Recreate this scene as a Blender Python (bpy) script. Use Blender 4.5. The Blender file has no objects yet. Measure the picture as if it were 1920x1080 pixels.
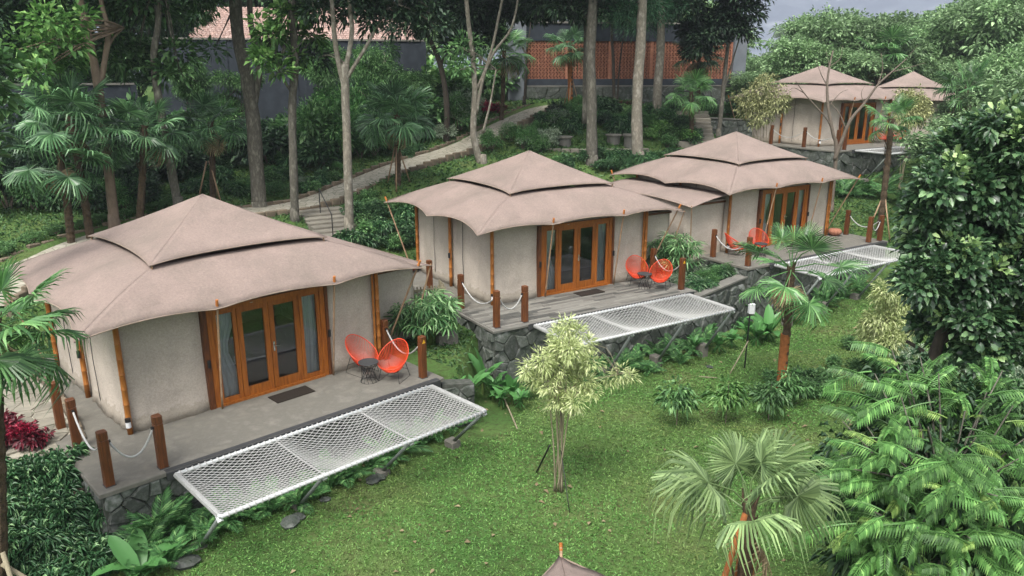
import bpy, math, random
import numpy as np
from mathutils import Vector, Matrix
R = math.radians
random.seed(7)
rng = np.random.default_rng(7)
S = bpy.context.scene
C = S.collection

# ------------------------------------------------------------------ camera, sky, sun, exposure
CAMZ, FPX, PITCH = 6.5, 1427.8, 15.732
cam_d = bpy.data.cameras.new('camera'); cam = bpy.data.objects.new('camera', cam_d); C.objects.link(cam)
cam.location = (0, 0, CAMZ); cam.rotation_euler = (R(90 - PITCH), 0, 0)
cam_d.sensor_width = 36.0; cam_d.lens = FPX / 1920 * 36.0
cam_d.clip_start = 0.1; cam_d.clip_end = 5000
S.camera = cam
W = bpy.data.worlds.new('World'); S.world = W; W.use_nodes = True
wn = W.node_tree.nodes; wl = W.node_tree.links; wn.clear()
SUN_EL, SUN_AZ = 58, 200            # high sun behind thin cloud, from behind and left of the camera
sky = wn.new('ShaderNodeTexSky'); sky.sky_type = 'NISHITA'; sky.sun_disc = False
sky.sun_elevation = R(SUN_EL); sky.sun_rotation = R(SUN_AZ)
sky.air_density = 1.0; sky.dust_density = 6.0; sky.ozone_density = 1.0
hs = wn.new('ShaderNodeHueSaturation'); hs.inputs['Saturation'].default_value = 0.35
bg = wn.new('ShaderNodeBackground'); bg.inputs['Strength'].default_value = 0.128
wo = wn.new('ShaderNodeOutputWorld')
wl.new(sky.outputs[0], hs.inputs['Color']); wl.new(hs.outputs[0], bg.inputs['Color']); wl.new(bg.outputs[0], wo.inputs['Surface'])
sun_d = bpy.data.lights.new('sun', 'SUN'); sun_d.energy = 1.75; sun_d.angle = R(20); sun_d.color = (1, .97, .92)
sun = bpy.data.objects.new('sun', sun_d); C.objects.link(sun)
sdir = Vector((math.sin(R(SUN_AZ)) * math.cos(R(SUN_EL)), math.cos(R(SUN_AZ)) * math.cos(R(SUN_EL)), math.sin(R(SUN_EL))))
sun.rotation_euler = (-sdir).to_track_quat('-Z', 'Y').to_euler(); sun.location = (0, 0, 60)
S.view_settings.view_transform = 'Standard'; S.view_settings.look = 'None'
S.view_settings.gamma = 1.0; S.view_settings.exposure = 1.2; S.view_settings.use_curve_mapping = False
S.render.engine = 'CYCLES'

# ------------------------------------------------------------------ pixel to place
_c, _s = math.cos(R(PITCH)), math.sin(R(PITCH))
def ray(px, py):
    x = (px - 960) / FPX; y = -(py - 540) / FPX
    return np.array([x, _c + y * _s, -_s + y * _c])
def at(px, py, Y):
    r = ray(px, py); return np.array([0, 0, CAMZ]) + r * (Y / r[1])
def onz(px, py, z):
    r = ray(px, py); return np.array([0, 0, CAMZ]) + r * ((z - CAMZ) / r[2])

# ------------------------------------------------------------------ materials
MATS = {}
def nodes(name):
    m = bpy.data.materials.new(name); m.use_nodes = True; nt = m.node_tree; nt.nodes.clear(); MATS[name] = m
    return m, nt, nt.nodes, nt.links
def rgba(c): return (c[0], c[1], c[2], 1)
def noise(n, l, scale, detail=4, coord='Object', rough=.6):
    tc = n.new('ShaderNodeTexCoord'); t = n.new('ShaderNodeTexNoise'); t.inputs['Scale'].default_value = scale
    t.inputs['Detail'].default_value = detail; t.inputs['Roughness'].default_value = rough
    l.new(tc.outputs[coord], t.inputs['Vector']); return t
def ramp(n, l, src, stops):
    r = n.new('ShaderNodeValToRGB'); e = r.color_ramp.elements
    e[0].position, e[0].color = stops[0][0], rgba(stops[0][1]); e[1].position, e[1].color = stops[-1][0], rgba(stops[-1][1])
    for p, c in stops[1:-1]:
        q = e.new(p); q.color = rgba(c)
    l.new(src, r.inputs[0]); return r
def mixc(n, l, f, a, b, mode='MIX'):
    m = n.new('ShaderNodeMix'); m.data_type = 'RGBA'; m.blend_type = mode
    for s, v in ((m.inputs[0], f), (m.inputs[6], a), (m.inputs[7], b)):
        if hasattr(v, 'is_linked'): l.new(v, s)
        elif isinstance(v, (int, float)): s.default_value = v
        else: s.default_value = rgba(v)
    return m.outputs[2]
def solid(name, c1, c2=None, scale=4.0, rough=.8, bump=0.0, bscale=60.0, spec=.3, metal=0.0, stretch=None, rnd=0.0, c3=None, sheen=0.0):
    """noise-mottled principled material; rnd varies brightness per object"""
    m, nt, n, l = nodes(name)
    b = n.new('ShaderNodeBsdfPrincipled'); o = n.new('ShaderNodeOutputMaterial'); l.new(b.outputs[0], o.inputs[0])
    b.inputs['Roughness'].default_value = rough; b.inputs['Metallic'].default_value = metal; b.inputs['Specular IOR Level'].default_value = spec
    b.inputs['Sheen Weight'].default_value = sheen
    tc = n.new('ShaderNodeTexCoord'); mp = n.new('ShaderNodeMapping'); l.new(tc.outputs['Object'], mp.inputs[0])
    if stretch: mp.inputs['Scale'].default_value = stretch
    t = n.new('ShaderNodeTexNoise'); t.inputs['Scale'].default_value = scale; t.inputs['Detail'].default_value = 5; t.inputs['Roughness'].default_value = .62
    l.new(mp.outputs[0], t.inputs['Vector'])
    c2 = c2 or tuple(x * .75 for x in c1)
    st = [(.32, c1), (.68, c2)] if c3 is None else [(.3, c1), (.5, c2), (.72, c3)]
    col = ramp(n, l, t.outputs[0], st).outputs[0]
    if rnd:
        oi = n.new('ShaderNodeObjectInfo'); mr = n.new('ShaderNodeMapRange'); l.new(oi.outputs['Random'], mr.inputs[0])
        mr.inputs[3].default_value = 1 - rnd; mr.inputs[4].default_value = 1 + rnd
        h = n.new('ShaderNodeHueSaturation'); l.new(mr.outputs[0], h.inputs['Value']); l.new(col, h.inputs['Color']); col = h.outputs[0]
    l.new(col, b.inputs['Base Color'])
    if bump:
        t2 = n.new('ShaderNodeTexNoise'); t2.inputs['Scale'].default_value = bscale; t2.inputs['Detail'].default_value = 4
        l.new(mp.outputs[0], t2.inputs['Vector'])
        bp = n.new('ShaderNodeBump'); bp.inputs['Strength'].default_value = bump; bp.inputs['Distance'].default_value = .02
        l.new(t2.outputs[0], bp.inputs['Height']); l.new(bp.outputs[0], b.inputs['Normal'])
    return m
def leafm(name, c1, c2, trans=.28, rough=.5, c3=None, patch=None, spec=.35, orand=.25):
    """leaf: colour varies per leaf and per object, some light passes through"""
    m, nt, n, l = nodes(name)
    c1 = tuple(x * .68 for x in c1)
    if c3: c3 = tuple(min(.8, x * 1.28) for x in c3)  # ramp ends pulled apart to paint leaf highlights and shadow into the colour
    g = n.new('ShaderNodeNewGeometry'); st = [(0, c1), (1, c2)] if c3 is None else [(0, c1), (.7, c2), (1, c3)]
    col = ramp(n, l, g.outputs['Random Per Island'], st).outputs[0]
    if patch:
        t = noise(n, l, patch[0], 4)
        f = ramp(n, l, t.outputs[0], [(.46, (0, 0, 0)), (.68, (.9, .9, .9))]).outputs[0]
        col = mixc(n, l, f, col, patch[1]) if len(patch) < 3 else mixc(n, l, f, col, patch[1], patch[2])
    oi = n.new('ShaderNodeObjectInfo'); mr = n.new('ShaderNodeMapRange'); l.new(oi.outputs['Random'], mr.inputs[0])
    mr.inputs[3].default_value = 1 - orand; mr.inputs[4].default_value = 1 + orand
    h = n.new('ShaderNodeHueSaturation'); l.new(mr.outputs[0], h.inputs['Value']); l.new(col, h.inputs['Color']); col = h.outputs[0]
    b = n.new('ShaderNodeBsdfPrincipled'); b.inputs['Roughness'].default_value = rough; b.inputs['Specular IOR Level'].default_value = spec
    l.new(col, b.inputs['Base Color'])
    tr = n.new('ShaderNodeBsdfTranslucent'); l.new(col, tr.inputs[0])
    mx = n.new('ShaderNodeMixShader'); mx.inputs[0].default_value = trans
    l.new(b.outputs[0], mx.inputs[1]); l.new(tr.outputs[0], mx.inputs[2])
    o = n.new('ShaderNodeOutputMaterial'); l.new(mx.outputs[0], o.inputs[0])
    return m

def canvas(name, c1, c2, stain, dirt=False):
    m, nt, n, l = nodes(name)
    b = n.new('ShaderNodeBsdfPrincipled'); b.inputs['Roughness'].default_value = .9; b.inputs['Specular IOR Level'].default_value = .15
    a = noise(n, l, 1.1, 6); col = ramp(n, l, a.outputs[0], [(.35, c1), (.65, c2)]).outputs[0]
    s = noise(n, l, .45, 8, rough=.75); f = ramp(n, l, s.outputs[0], [(.45, (0, 0, 0)), (.7, (.8, .8, .8))]).outputs[0]
    col = mixc(n, l, f, col, stain)
    sp = noise(n, l, 16, 3); f2 = ramp(n, l, sp.outputs[0], [(.60, (0, 0, 0)), (.75, (.35, .35, .35))]).outputs[0]
    col = mixc(n, l, f2, col, tuple(x * 1.18 for x in c1))
    fb = noise(n, l, 24, 6, rough=.8); f3 = ramp(n, l, fb.outputs[0], [(.3, (.78, .77, .77)), (.7, (1.12, 1.1, 1.1))]).outputs[0]
    col = mixc(n, l, 1.0, col, f3, 'MULTIPLY')
    if dirt:
        tc = n.new('ShaderNodeTexCoord'); sx = n.new('ShaderNodeSeparateXYZ'); l.new(tc.outputs['Object'], sx.inputs[0]); nz = noise(n, l, 7, 5, rough=.7)
        ad = n.new('ShaderNodeMath'); ad.operation = 'MULTIPLY_ADD'; l.new(nz.outputs[0], ad.inputs[0]); ad.inputs[1].default_value = -.5; l.new(sx.outputs[2], ad.inputs[2])
        fd = ramp(n, l, ad.outputs[0], [(-.0, (.5, .5, .5)), (.05, (0, 0, 0))]).outputs[0]; col = mixc(n, l, fd, col, (.24, .215, .165))
        sp2 = noise(n, l, 38, 3, rough=.8); f4 = ramp(n, l, sp2.outputs[0], [(.34, (.88, .87, .86)), (.5, (1, 1, 1)), (.7, (1.06, 1.06, 1.05))]).outputs[0]; col = mixc(n, l, 1.0, col, f4, 'MULTIPLY')
    l.new(col, b.inputs['Base Color'])
    wv = noise(n, l, 2.2, 5); w2 = noise(n, l, 300, 2)
    bp = n.new('ShaderNodeBump'); bp.inputs['Strength'].default_value = .5; bp.inputs['Distance'].default_value = .08; l.new(wv.outputs[0], bp.inputs['Height'])
    bq = n.new('ShaderNodeBump'); bq.inputs['Strength'].default_value = .25; bq.inputs['Distance'].default_value = .004; l.new(w2.outputs[0], bq.inputs['Height'])
    l.new(bp.outputs[0], bq.inputs['Normal']); l.new(bq.outputs[0], b.inputs['Normal'])
    o = n.new('ShaderNodeOutputMaterial'); l.new(b.outputs[0], o.inputs[0]); return m

canvas('roof_canvas', (.282, .223, .193), (.243, .193, .168), (.185, .158, .133))
canvas('wall_canvas', (.49, .44, .375), (.43, .385, .33), (.34, .31, .255), True)
solid('hem', (.30, .235, .185), rough=.9)
solid('teak', (.36, .115, .014), (.19, .052, .006), scale=3.0, rough=.42, stretch=(9, 9, .9), spec=.45, rnd=.12, bump=.15)
solid('post_wood', (.155, .050, .012), (.055, .018, .006), scale=3.4, rough=.5, stretch=(9, 9, .9), rnd=.22, bump=.3, spec=.4)
solid('bamboo', (.36, .145, .030), (.24, .08, .015), scale=5, rough=.45, stretch=(6, 6, 1), rnd=.15)
solid('bamboo_pale', (.36, .24, .15), (.25, .165, .10), scale=6, rough=.6, stretch=(6, 6, 1), rnd=.15)
solid('bamboo_tip', (.45, .16, .04), rough=.5)
solid('concrete', (.19, .178, .148), (.145, .138, .117), scale=2.6, rough=.75, bump=.6, bscale=140, c3=(.215, .202, .172))
solid('concrete_slab', (.185, .178, .155), (.13, .126, .112), scale=2.2, rough=.7, bump=.4, bscale=90)
solid('edge_dark', (.055, .057, .058), (.035, .036, .038), rough=.55)
solid('plank_light', (.22, .212, .185), (.165, .16, .14), scale=3, rough=.6, stretch=(1, 8, 8), rnd=.15, bump=.2)
solid('plank_mid', (.17, .165, .145), (.125, .12, .105), scale=3, rough=.55, stretch=(1, 8, 8), rnd=.15, bump=.2)
solid('plank_dark', (.10, .10, .09), (.07, .07, .063), scale=3, rough=.45, stretch=(1, 8, 8), rnd=.15, bump=.2)
solid('stone', (.13, .135, .13), (.055, .066, .052), scale=3.5, rough=.85, bump=.8, bscale=25, rnd=.32, c3=(.20, .205, .195))
solid('mortar', (.10, .10, .09), (.045, .055, .04), scale=8, rough=.95, bump=.6, bscale=50)
solid('rope', (.45, .45, .435), (.33, .33, .315), scale=30, rough=.85, bump=.3, bscale=200)
solid('white_pipe', (.52, .54, .54), (.43, .45, .45), scale=6, rough=.4, spec=.4)
solid('steel_grey', (.19, .215, .20), (.13, .15, .135), scale=9, rough=.55, metal=.2)
solid('orange_cord', (.62, .062, .018), (.50, .042, .012), scale=20, rough=.42, spec=.45)
solid('black_metal', (.012, .012, .013), rough=.45, spec=.5)
solid('mat_fibre', (.035, .026, .018), (.02, .015, .011), scale=80, rough=1.0, bump=1, bscale=300)
solid('curtain', (.72, .75, .77), (.60, .63, .66), scale=3, rough=.9)
solid('interior', (.05, .04, .03), rough=.9)
solid('chrome', (.65, .65, .63), rough=.25, metal=1.0)
solid('warning_yellow', (.75, .42, .03), rough=.5)
solid('white_plastic', (.75, .76, .76), rough=.4)
solid('bark_pale', (.30, .27, .22), (.15, .135, .105), scale=6, rough=.95, bump=1.0, bscale=24, stretch=(1, 1, .5), c3=(.36, .34, .285))
solid('bark_grey', (.165, .155, .13), (.075, .07, .055), scale=7, rough=.95, bump=1.0, bscale=24, stretch=(1, 1, .4), c3=(.22, .21, .17))
solid('bark_dark', (.06, .05, .038), (.03, .026, .02), scale=8, rough=.95, bump=1.0, bscale=24, stretch=(1, 1, .4))
solid('bark_tan', (.27, .205, .15), (.17, .125, .09), scale=6, rough=.9, bump=.6, bscale=24, stretch=(1, 1, .5))
solid('palm_fibre', (.10, .07, .042), (.045, .034, .022), scale=14, rough=1.0, bump=1.0, bscale=40)
solid('palm_wrap', (.36, .13, .04), (.22, .08, .025), scale=10, rough=.8, bump=.6, bscale=50)
solid('wall_bluegrey', (.033, .041, .052), (.022, .028, .036), scale=1.2, rough=.85, bump=.2, bscale=20, c3=(.043, .052, .064))
solid('wall_greylight', (.16, .175, .195), (.115, .13, .145), scale=1.5, rough=.85, bump=.2, bscale=20)
solid('terracotta', (.38, .165, .10), (.27, .115, .07), scale=3, rough=.85, bump=.3, bscale=40, c3=(.43, .20, .125))
solid('terracotta_dark', (.12, .045, .028), rough=.9)
solid('roof_tile', (.44, .30, .25), (.28, .19, .16), scale=2.5, rough=.8, c3=(.52, .40, .35))
solid('kerb', (.19, .15, .105), (.115, .095, .068), scale=4, rough=.9, bump=.6, bscale=30, rnd=.25)
solid('step_stone', (.20, .185, .15), (.14, .13, .105), scale=4, rough=.9, bump=.5, bscale=30, rnd=.15)
solid('flag', (.27, .25, .20), (.19, .178, .142), scale=4, rough=.85, bump=.5, bscale=40, rnd=.2)
solid('pot_red', (.32, .07, .045), (.22, .05, .03), rough=.6)
solid('twig', (.17, .14, .11), (.11, .09, .07), scale=9, rough=.9)
solid('stem_green', (.10, .15, .04), (.07, .11, .03), rough=.6)
solid('stem_pale', (.27, .24, .16), (.19, .165, .11), rough=.7)
solid('soil', (.05, .038, .027), (.028, .022, .016), scale=6, rough=1.0, bump=.8, bscale=30)

leafm('leaf_mid', (0.05, 0.13, 0.042), (0.095, 0.21, 0.07), c3=(0.19, 0.33, 0.13))
leafm('leaf_bright', (0.075, 0.2, 0.05), (0.14, 0.3, 0.08), c3=(0.26, 0.42, 0.14))
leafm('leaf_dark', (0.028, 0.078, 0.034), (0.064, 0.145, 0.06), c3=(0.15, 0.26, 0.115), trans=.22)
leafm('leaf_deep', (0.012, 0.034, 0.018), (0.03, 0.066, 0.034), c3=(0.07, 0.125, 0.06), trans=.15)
leafm('leaf_glossy', (0.026, 0.07, 0.03), (0.06, 0.13, 0.055), c3=(0.16, 0.27, 0.12), trans=.18, rough=.34, spec=.6)
leafm('leaf_glossy_pale', (0.16, 0.28, 0.1), (0.26, 0.4, 0.15), c3=(0.38, 0.52, 0.22), trans=.25, rough=.36, spec=.5)
leafm('leaf_yellow', (0.38, 0.47, 0.18), (0.5, 0.575, 0.275), c3=(0.6, 0.645, 0.37), trans=.3)
leafm('leaf_olive', (.22, .25, .10), (.34, .36, .17), c3=(.46, .46, .24), trans=.25)
leafm('leaf_forest', (0.13, 0.23, 0.1), (0.22, 0.35, 0.16), c3=(0.34, 0.48, 0.25), orand=.3)
leafm('leaf_blue', (.035, .11, .055), (.06, .17, .085), c3=(.11, .24, .12))
leafm('leaf_fan', (0.055, 0.15, 0.045), (0.09, 0.22, 0.065), c3=(0.15, 0.29, 0.1), trans=.22, rough=.38, spec=.5, orand=.35)
leafm('leaf_fan_dark', (0.05, 0.125, 0.05), (0.085, 0.195, 0.08), c3=(0.16, 0.29, 0.135), trans=.25, rough=.36, spec=.5, orand=.4)
leafm('leaf_fan_pale', (0.13, 0.22, 0.085), (0.2, 0.3, 0.12), c3=(0.25, 0.35, 0.15), trans=.3, rough=.5, orand=.35)
leafm('leaf_dead', (.26, .20, .11), (.36, .29, .17), trans=.2, rough=.8)
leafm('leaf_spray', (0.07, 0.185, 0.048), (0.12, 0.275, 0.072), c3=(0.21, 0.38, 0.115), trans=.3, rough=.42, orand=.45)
leafm('leaf_spray_young', (0.16, 0.3, 0.07), (0.25, 0.4, 0.1), c3=(0.34, 0.48, 0.14), trans=.35, rough=.42)
leafm('leaf_rhapis', (.05, .15, .045), (.10, .23, .075), c3=(.22, .36, .16), trans=.22, rough=.38)
leafm('leaf_banana', (.07, .22, .06), (.12, .30, .09), trans=.3, rough=.38)
leafm('leaf_red', (0.1, 0.01, 0.02), (0.27, 0.012, 0.038), c3=(0.42, 0.02, 0.065), trans=.2, rough=.4)
leafm('leaf_maroon', (.05, .010, .014), (.12, .015, .025), c3=(.22, .02, .04), trans=.15, rough=.4)
leafm('leaf_lance', (0.03, 0.1, 0.038), (0.065, 0.165, 0.065), c3=(0.19, 0.31, 0.14), trans=.2, rough=.34)
leafm('leaf_fern', (0.045, 0.14, 0.045), (0.09, 0.23, 0.07), c3=(0.19, 0.34, 0.12), trans=.25)
leafm('leaf_silver', (.16, .22, .15), (.25, .32, .22), c3=(.35, .42, .3), trans=.2)
leafm('grass', (0.085, 0.225, 0.045), (0.125, 0.29, 0.062), c3=(0.17, 0.31, 0.085), trans=.25, patch=(.38, (.20, .235, .075)), orand=0)
leafm('under_grass', (0.04, 0.105, 0.034), (0.07, 0.16, 0.05), c3=(0.12, 0.22, 0.08), trans=.2, orand=0)

# glass with real reflection, lets the room be seen
m, nt, n, l = nodes('glass')
fr = n.new('ShaderNodeFresnel'); fr.inputs[0].default_value = 2.0
tp = n.new('ShaderNodeBsdfTransparent'); tp.inputs[0].default_value = (.82, .85, .86, 1)
gl = n.new('ShaderNodeBsdfGlossy'); gl.inputs['Roughness'].default_value = .02; gl.inputs[0].default_value = (.95, .97, 1, 1)
mx = n.new('ShaderNodeMixShader'); o = n.new('ShaderNodeOutputMaterial')
l.new(fr.outputs[0], mx.inputs[0]); l.new(tp.outputs[0], mx.inputs[1]); l.new(gl.outputs[0], mx.inputs[2]); l.new(mx.outputs[0], o.inputs[0])

# ground: lawn soil and turf mottled with bare earth
m, nt, n, l = nodes('ground')
b = n.new('ShaderNodeBsdfPrincipled'); b.inputs['Roughness'].default_value = 1; b.inputs['Specular IOR Level'].default_value = .1
a = noise(n, l, .5, 6); col = ramp(n, l, a.outputs[0], [(.3, (.05, .11, .028)), (.55, (.085, .15, .042)), (.75, (.13, .14, .058))]).outputs[0]
s = noise(n, l, 9, 5); f = ramp(n, l, s.outputs[0], [(.45, (0, 0, 0)), (.7, (.7, .7, .7))]).outputs[0]
col = mixc(n, l, f, col, (.045, .04, .02)); l.new(col, b.inputs['Base Color'])
w = noise(n, l, 22, 4); bp = n.new('ShaderNodeBump'); bp.inputs['Strength'].default_value = .9; bp.inputs['Distance'].default_value = .05
l.new(w.outputs[0], bp.inputs['Height']); l.new(bp.outputs[0], b.inputs['Normal'])
o = n.new('ShaderNodeOutputMaterial'); l.new(b.outputs[0], o.inputs[0])

# stone path: irregular flags with dark joints (stones too small to tell apart from here)
m, nt, n, l = nodes('path_stone')
b = n.new('ShaderNodeBsdfPrincipled'); b.inputs['Roughness'].default_value = .85
tc = n.new('ShaderNodeTexCoord'); v = n.new('ShaderNodeTexVoronoi'); v.feature = 'DISTANCE_TO_EDGE'; v.inputs['Scale'].default_value = 3.4
v2 = n.new('ShaderNodeTexVoronoi'); v2.inputs['Scale'].default_value = 3.4
l.new(tc.outputs['Object'], v.inputs[0]); l.new(tc.outputs['Object'], v2.inputs[0])
sx = n.new('ShaderNodeSeparateColor'); l.new(v2.outputs['Color'], sx.inputs[0])
col = ramp(n, l, sx.outputs[0], [(0, (.26, .24, .185)), (1, (.36, .335, .27))]).outputs[0]
f = ramp(n, l, v.outputs['Distance'], [(.015, (1, 1, 1)), (.05, (0, 0, 0))]).outputs[0]
col = mixc(n, l, f, col, (.13, .13, .085)); l.new(col, b.inputs['Base Color'])
bp = n.new('ShaderNodeBump'); bp.inputs['Strength'].default_value = .5; l.new(v.outputs['Distance'], bp.inputs['Height']); l.new(bp.outputs[0], b.inputs['Normal'])
o = n.new('ShaderNodeOutputMaterial'); l.new(b.outputs[0], o.inputs[0])

# far mountain: forest and pale fields, bluish haze painted into the colour
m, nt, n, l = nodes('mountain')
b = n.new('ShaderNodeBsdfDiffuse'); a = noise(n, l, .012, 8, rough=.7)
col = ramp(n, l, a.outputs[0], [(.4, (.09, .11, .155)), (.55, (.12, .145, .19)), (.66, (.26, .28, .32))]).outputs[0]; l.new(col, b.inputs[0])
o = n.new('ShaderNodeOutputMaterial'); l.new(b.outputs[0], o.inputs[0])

# ------------------------------------------------------------------ mesh helpers
def np_mesh(name, V, F):
    V = np.asarray(V, dtype=np.float32); F = np.asarray(F, dtype=np.int32); k = F.shape[1]
    me = bpy.data.meshes.new(name); me.vertices.add(len(V)); me.vertices.foreach_set('co', V.ravel())
    me.loops.add(F.size); me.loops.foreach_set('vertex_index', F.ravel()); me.polygons.add(len(F))
    me.polygons.foreach_set('loop_start', np.arange(0, F.size, k, dtype=np.int32)); me.update(calc_edges=True); return me
class MB:
    def __init__(s): s.v = []; s.f = []
    def add(s, vs, fs):
        o = len(s.v); s.v += [tuple(map(float, p)) for p in vs]; s.f += [tuple(i + o for i in f) for f in fs]; return s
    def box(s, x0, x1, y0, y1, z0, z1):
        return s.add([(x0,y0,z0),(x1,y0,z0),(x1,y1,z0),(x0,y1,z0),(x0,y0,z1),(x1,y0,z1),(x1,y1,z1),(x0,y1,z1)],
                     [(3,2,1,0),(4,5,6,7),(0,1,5,4),(1,2,6,5),(2,3,7,6),(3,0,4,7)])
    def bevbox(s, x0, x1, y0, y1, z0, z1, b=.01):
        """box with chamfered top and vertical edges"""
        p = [(x0+b,y0),(x1-b,y0),(x1,y0+b),(x1,y1-b),(x1-b,y1),(x0+b,y1),(x0,y1-b),(x0,y0+b)]
        cx, cy = (x0+x1)/2, (y0+y1)/2
        q = [(x + (b if x < cx else -b), y + (b if y < cy else -b)) for x, y in p]
        vs = [(x,y,z0) for x,y in p] + [(x,y,z1-b) for x,y in p] + [(x,y,z1) for x,y in q]
        fs = [tuple(range(7,-1,-1)), tuple(range(16,24))]
        for r in (0, 8):
            for i in range(8): fs.append((r+i, r+(i+1)%8, r+8+(i+1)%8, r+8+i))
        return s.add(vs, fs)
    def tube(s, pts, rad, seg=6, cap=True, closed=False):
        pts = [np.array(p, float) for p in pts]; n = len(pts)
        if not hasattr(rad, '__len__'): rad = [rad] * n
        rings = []; up = None
        for i in range(n):
            a = pts[(i-1) % n] if (closed or i > 0) else pts[i]; b_ = pts[(i+1) % n] if (closed or i < n-1) else pts[i]
            t = b_ - a; t = t / (np.linalg.norm(t) + 1e-9)
            if up is None:
                up = np.array([0, 0, 1.]) if abs(t[2]) < .9 else np.array([1., 0, 0])
            u = up - t * (up @ t); u /= np.linalg.norm(u) + 1e-9; up = u; w_ = np.cross(t, u)
            rings.append([pts[i] + rad[i] * (math.cos(2*math.pi*k/seg) * u + math.sin(2*math.pi*k/seg) * w_) for k in range(seg)])
        vs = [p for r in rings for p in r]; fs = []
        for i in range(n if closed else n - 1):
            j = (i + 1) % n
            for k in range(seg): fs.append((i*seg+k, i*seg+(k+1)%seg, j*seg+(k+1)%seg, j*seg+k))
        if cap and not closed: fs += [tuple(range(seg-1, -1, -1)), tuple((n-1)*seg+k for k in range(seg))]
        return s.add(vs, fs)
    def lathe(s, prof, seg=16, c=(0, 0, 0)):
        vs = [(c[0]+r*math.cos(2*math.pi*k/seg), c[1]+r*math.sin(2*math.pi*k/seg), c[2]+z) for r, z in prof for k in range(seg)]; fs = []
        for i in range(len(prof)-1):
            for k in range(seg): fs.append((i*seg+k, i*seg+(k+1)%seg, (i+1)*seg+(k+1)%seg, (i+1)*seg+k))
        fs += [tuple(range(seg-1,-1,-1)), tuple((len(prof)-1)*seg+k for k in range(seg))]
        return s.add(vs, fs)
    def grid(s, fn, nu, nv):
        vs = [fn(i/nu, j/nv) for j in range(nv+1) for i in range(nu+1)]
        fs = [(j*(nu+1)+i, j*(nu+1)+i+1, (j+1)*(nu+1)+i+1, (j+1)*(nu+1)+i) for j in range(nv) for i in range(nu)]
        return s.add(vs, fs)
    def mesh(s, name):
        me = bpy.data.meshes.new(name); me.from_pydata(s.v, [], s.f); me.update(); return me
    def build(s, name, mat, parent=None, smooth=False, loc=None, rz=0):
        return obj(name, s.mesh(name), mat, parent, smooth, loc, rz)
def obj(name, me, mat, parent=None, smooth=False, loc=None, rz=0):
    if mat and not me.materials: me.materials.append(MATS[mat])
    if smooth: me.polygons.foreach_set('use_smooth', [True] * len(me.polygons))
    o = bpy.data.objects.new(name, me); C.objects.link(o); o.parent = parent
    if loc is not None: o.location = loc
    o.rotation_euler = (0, 0, rz); return o
def tag(o, label, cat, group=None):
    o['label'] = label; o['category'] = cat
    if group: o['group'] = group
    return o
def thing(name, label, cat, loc=(0, 0, 0), rz=0, group=None):
    o = bpy.data.objects.new(name, None); C.objects.link(o); o.location = loc; o.rotation_euler = (0, 0, rz); o.empty_display_size = .2
    return tag(o, label, cat, group)
def struct(o): o['kind'] = 'structure'; return o
def stuff(o): o['kind'] = 'stuff'; return o
KIDS = {}
def dup(root, loc, rz=0, label=None, group=None, scale=None):
    def cp(o, par):
        c = o.copy(); C.objects.link(c); c.parent = par
        for ch in list(o.children): cp(ch, c)
        return c
    r = cp(root, None); r.location = loc; r.rotation_euler = (0, 0, rz)
    if scale: r.scale = (scale,) * 3
    if label: r['label'] = label
    if group: r['group'] = group
    return r
def rot(a): return np.array([[math.cos(a), -math.sin(a)], [math.sin(a), math.cos(a)]])

# ------------------------------------------------------------------ tent poses (x, y, deck level, yaw)
TP = [(-7.155, 17.531, -.328, 43.846), (.562, 25.172, -.068, 32.035), (9.044, 31.241, .108, 32.641), (17.304, 44.314, 2.788, 31.51)]
def TW(i, x, y, z=0.0):
    X, Y, Z, a = TP[i]; q = rot(R(a)) @ np.array([x, y]); return np.array([X + q[0], Y + q[1], Z + z])
DL, DR, DF, DB = -4.11, 3.33, -4.585, 3.3     # deck extents in tent axes

# ------------------------------------------------------------------ terrain
UP = [(-7.0,10.6,-1.35),(-6.4,9.6,-1.4),(-9.0,9.0,-1.3),(-7.9,11.6,-.95),(-9.3,12.9,-.42),(-12.4,17,-.42),(-10.5,15,-.42),(-13.5,12,-.4),(-14,17,-.3),
 (-12.4,19,-.40),(-7,22.2,-.45),(-10,19,-.5),(-3,18.2,-.45),(-1.6,17.3,-.5),(-2.2,20,-.42),(-3.5,21.5,-.35),(-5.5,22.8,-.4),(-4.7,25.8,-.2),(1.6,29.7,-.15),(-1,27.5,-.2),(-5,24.5,.3),
 (6.3,24.6,-.35),(6.6,26.5,-.2),(4.5,29,-.1),(3.8,31.8,0),(10,35.8,.0),(7,33.8,0),(14.6,31,-.1),(16.5,33,.3),(15.8,36,.7),(18.5,37.2,1.0),(22,39.5,1.1),(24,36,.6),(17,30.5,-.6),(12,37,1.0),
 (12,41,2.0),(12,45,2.65),(18.4,49,2.7),(23,42.5,2.6),(25,50,2.45),(30,46,2.3),
 (-17,21,.6),(-15.5,23.5,1.0),(-13.6,26,1.3),(-12.3,28,1.7),(-10,30,1.25),(-8.1,28,1.3),(-5.8,27,.85),(-6.35,27.0,.5),(-6.9,28.2,.85),(-7.9,31,1.4),(-6,33,1.95),(-4.8,32,2.3),(-2.3,37,2.75),(-1.35,35,2.62),(-2,33,1.9),
 (.75,43,4.4),(.77,45,4.9),(3.7,36,2.45),(5.9,36,2.6),(3.5,39,2.9),(6,39.3,2.8),(7.8,42,3.95),(9.3,41,3.4),(11.1,42,3.2),(8.5,38,1.8),(4,42,4.2),(8,44.5,4.6),(13,46,4.2),
 (-20,33,2.3),(-26,30,1.8),(-12,40,3.5),(-5,42,3.9),(-9,35,2.1),(-14,35,2.3),(-3,45,4.8),(10,52,5.0),(-12,55,5),(25,65,3),(45,60,3),(60,90,4),(0,90,6),(40,40,1.0),(-40,60,5),(-30,15,.3)]
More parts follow.
